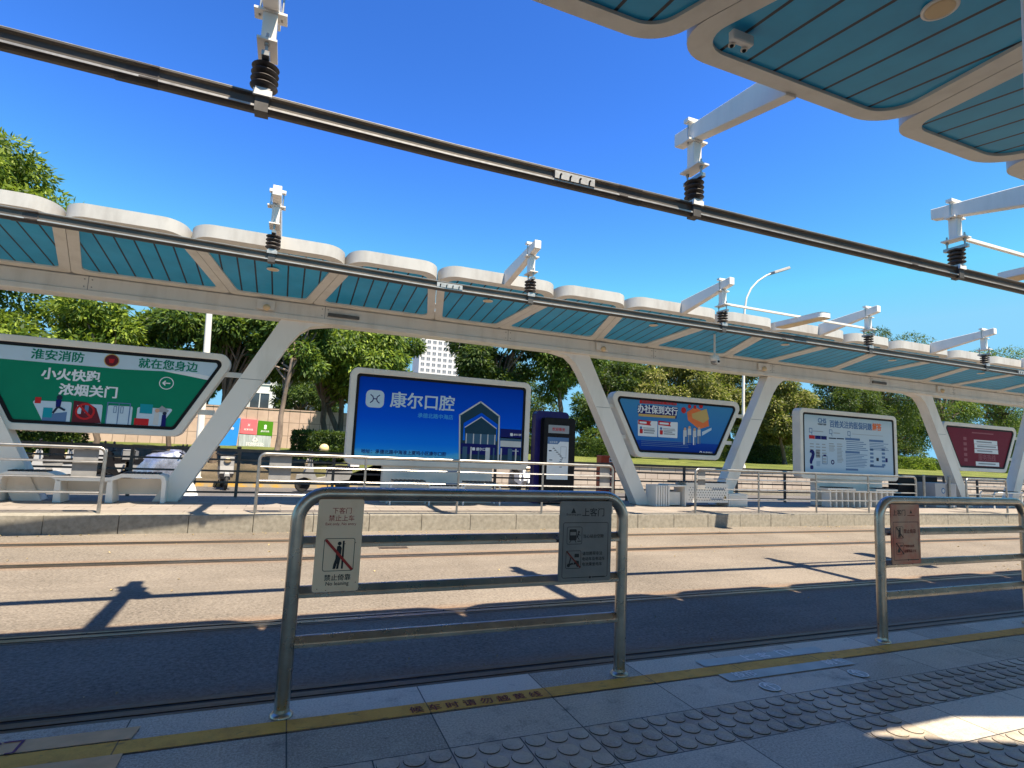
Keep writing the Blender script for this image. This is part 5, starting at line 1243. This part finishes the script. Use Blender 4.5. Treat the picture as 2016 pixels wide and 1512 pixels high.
# ------------------------------------------------------------------ lamp posts and poles
t = thing('street_lamp', (20.3, 20.9, .8), 'tall white street lamp with a curved arm and flat grey head', 'street lamp')
pts = [(20.3, 20.9, .7), (20.32, 20.9, 4.4), (20.42, 20.9, 8.6), (20.52, 20.86, 9.25), (20.76, 20.8, 9.75), (21.1, 20.7, 10.15), (21.55, 20.6, 10.48), (21.9, 20.5, 10.66)]
mb = MB(); mb.tube(pts, [.075, .07, .05, .045, .042, .04, .038, .036], 'frame', 12); mb.obj('pole', t)
mb = MB(); mb.hexa([(21.75, 20.24, 10.52), (22.72, 20.16, 10.90), (22.72, 20.66, 10.90), (21.75, 20.72, 10.52), (21.75, 20.28, 10.66), (22.70, 20.2, 11.04), (22.70, 20.62, 11.04), (21.75, 20.68, 10.66)], 'grey'); mb.obj('lamp_head', t, bevel=.02)
mb = MB(); mb.lathe([(.16, 0), (.16, .03), (.11, .05), (.10, .25)], (20.3, 20.9, .78), 'white', 16); mb.box(20.42, 20.5, 20.85, 20.95, 2.2, 2.35, 'p_steelblue'); mb.obj('base', t)
px0 = (-2.857, 4.254)[0]; px1 = (-2.915, 5.522)[0]
t = thing('lamp_post', (px0 + .05, 22.0, -.15), 'thick white pole rising through the leaves above the green panel', 'post')
mb = MB(); mb.tube([(px0 + .12, 22, -.2), (px0, 22, 4.2), (px1, 22, 5.8)], [.12, .11, .10], 'white', 14); mb.tube([(px1, 22, 5.8), (px1 + .15, 22, 7.4)], [.10, .09], 'white', 14); mb.obj('pole', t)
mb = MB(); mb.lathe([(.19, 0), (.19, .04), (.13, .07)], (px0 + .12, 22, -.2), 'white', 14); mb.obj('base', t)
t = thing('sign_post', (-2.24, 17.0, G), 'short white post with a flared foot on the street by the slanting column', 'post')
mb = MB(); mb.tube([(-2.24, 17, G), (-2.24, 17, .88)], .065, 'plasticw', 12); mb.obj('post', t)
mb = MB(); mb.lathe([(.20, 0), (.17, .06), (.10, .26), (.066, .30)], (-2.24, 17, G), 'plasticw', 8); mb.obj('foot', t)

# ------------------------------------------------------------------ scooters
def scooter(x, y, rz, body, label, helmet=False, cover=False, basket=True):
    t = thing('motor_scooter', (0, 0, 0), label, 'scooter', 'parked electric scooters')
    def wheel(cx):
        mb = MB(); n = 20; mb.lathe([(.13, -.045), (.20, -.045), (.225, -.02), (.225, .02), (.20, .045), (.13, .045), (.13, -.045)], (cx, 0, .225), 'tyre', n, 'y'); o = mb.obj('wheel', t)
        mb = MB(); mb.lathe([(.13, -.03), (.13, .03)], (cx, 0, .225), 'alu', 16, 'y'); mb.lathe([(.05, -.05), (.05, .05)], (cx, 0, .225), 'black', 10, 'y'); mb.obj('rim', o)
    wheel(-.62); wheel(.58)
    mb = MB(); mb.prism([(-.30, .30), (.15, .27), (.20, .34), (.72, .42), (.80, .62), (.78, .70), (.12, .66), (.08, .44), (-.26, .38)], 'y', -.14, .14, body); mb.obj('body', t, bevel=.03, segs=2)
    mb = MB(); mb.prism([(-.62, .47), (-.46, .44), (-.30, .34), (-.24, .40), (-.36, .60), (-.42, .95), (-.50, .98), (-.54, .70)], 'y', -.19, .19, body); mb.prism([(-.80, .40), (-.46, .50), (-.46, .54), (-.78, .50)], 'y', -.07, .07, body); mb.obj('front_shield', t, bevel=.025, segs=2)
    mb = MB(); mb.prism([(.10, .67), (.80, .71), (.82, .78), (.45, .80), (.12, .75)], 'y', -.15, .15, 'black'); mb.obj('seat', t, bevel=.03, segs=2)
    mb = MB(); mb.tube([(-.60, 0, .25), (-.44, 0, 1.0)], .03, 'grey', 8); mb.tube([(-.40, -.32, 1.06), (-.46, -.12, 1.0), (-.46, .12, 1.0), (-.40, .32, 1.06)], .02, 'black', 8); mb.obj('handlebar', t)
    for s_ in (-1, 1):
        mb = MB(); mb.tube([(-.44, s_ * .2, 1.02), (-.46, s_ * .28, 1.22)], .008, 'black', 6); mb.ball((-.46, s_ * .29, 1.25), (.02, .07, .045), 'black'); mb.obj('mirror', t)
    mb = MB(); mb.ball((-.55, 0, .86), (.05, .10, .07), 'lens'); mb.obj('headlight', t)
    mb = MB(); mb.box(.70, 1.02, -.17, .17, .74, .78, 'black'); mb.box(.72, 1.04, -.18, .18, .78, 1.06, body if not helmet else 'plasticw') if basket else None; mb.obj('tail_box', t, bevel=.02)
    mb = MB(); mb.tube([(.10, .1, .3), (.22, .22, .0)], .015, 'black', 6); mb.obj('stand', t)
    t.location = (x, y, G + .005); t.rotation_euler = (0, 0, rz)
    return t
sx = (0.497, -0.161)[0]
scooter(sx + .68, 18.5, R(6), 'grey', 'grey electric scooter parked on the street with a cream helmet on it', True)
t = thing('helmet', (sx + .95, 18.5, .85), 'cream yellow helmet hung on the mirror of the grey scooter', 'helmet')
hc = (1.105, 1.039); mb = MB(); hz = hc[1]
mb.lathe([(.0, .16), (.06, .150), (.11, .115), (.14, .06), (.145, .0), (.13, -.05), (.12, -.06)], (hc[0], 18.4, hz), 'helmet', 20); mb.obj('shell', t)
mb = MB(); mb.prism([(hc[0] - .21, hz - .03), (hc[0] - .12, hz + .01), (hc[0] - .10, hz - .05)], 'y', 18.32, 18.48, 'black'); mb.obj('visor', t)
sx = (-3.200, 0.340)[0]
scooter(sx, 18.9, R(178), 'grey', 'dark electric scooter under a silver cover, behind the left bench')
t = thing('scooter_cover', (sx, 18.9, .2), 'crumpled silver rain cover draped over the dark scooter', 'cover')
rng = np.random.default_rng(4); mb = MB(); vs = []; nu, nv = 36, 12
for j in range(nv + 1):
    v = j / nv
    for i in range(nu):
        an = 2 * math.pi * i / nu; fold = 1 + .10 * math.sin(an * 7 + v * 3) * v + .05 * math.sin(an * 13 + 1) * v
        ca, sa = math.cos(an), math.sin(an); top = 1.02 + .12 * max(0, ca)
        rx = (.12 + .66 * v ** .45) * fold; ry = (.06 + .30 * v ** .5) * fold
        vs.append((sx + .0 + rx * ca, 18.9 + ry * sa, G + .22 + (top - .22) * (1 - v ** 1.6) + .012 * rng.normal()))
mb.add(vs, [(j * nu + i, j * nu + (i + 1) % nu, (j + 1) * nu + (i + 1) % nu, (j + 1) * nu + i) for j in range(nv) for i in range(nu)] + [tuple(range(nu))], 'silver', True); mb.obj('fabric', t)
scooter((-5.653, 0.395)[0], 18.8, R(15), 'bldggrey', 'pale grey electric scooter parked behind the left end of the bench')
scooter((-1.768, 0.063)[0] + .1, 19.3, R(100), 'grey', 'dark grey electric scooter seen end on, right of the white post', basket=False)
scooter((8.221, 0.487)[0], 19.2, R(84), 'plasticw', 'white electric scooter parked end on between the blue panel and the kiosk')
scooter((-6.727, 0.360)[0], 19.0, R(20), 'black', 'black electric scooter parked at the left edge of the street')

scooter((-6.263, 0.371)[0], 18.9, R(24), 'grey', 'dark grey electric scooter in the row behind the left bench')
scooter((-5.084, 0.382)[0], 19.2, R(16), 'bldggrey', 'light grey electric scooter partly hidden by the grey sign back at left')
scooter((-4.278, 0.408)[0], 19.4, R(35), 'black', 'black electric scooter left of the silver covered one')
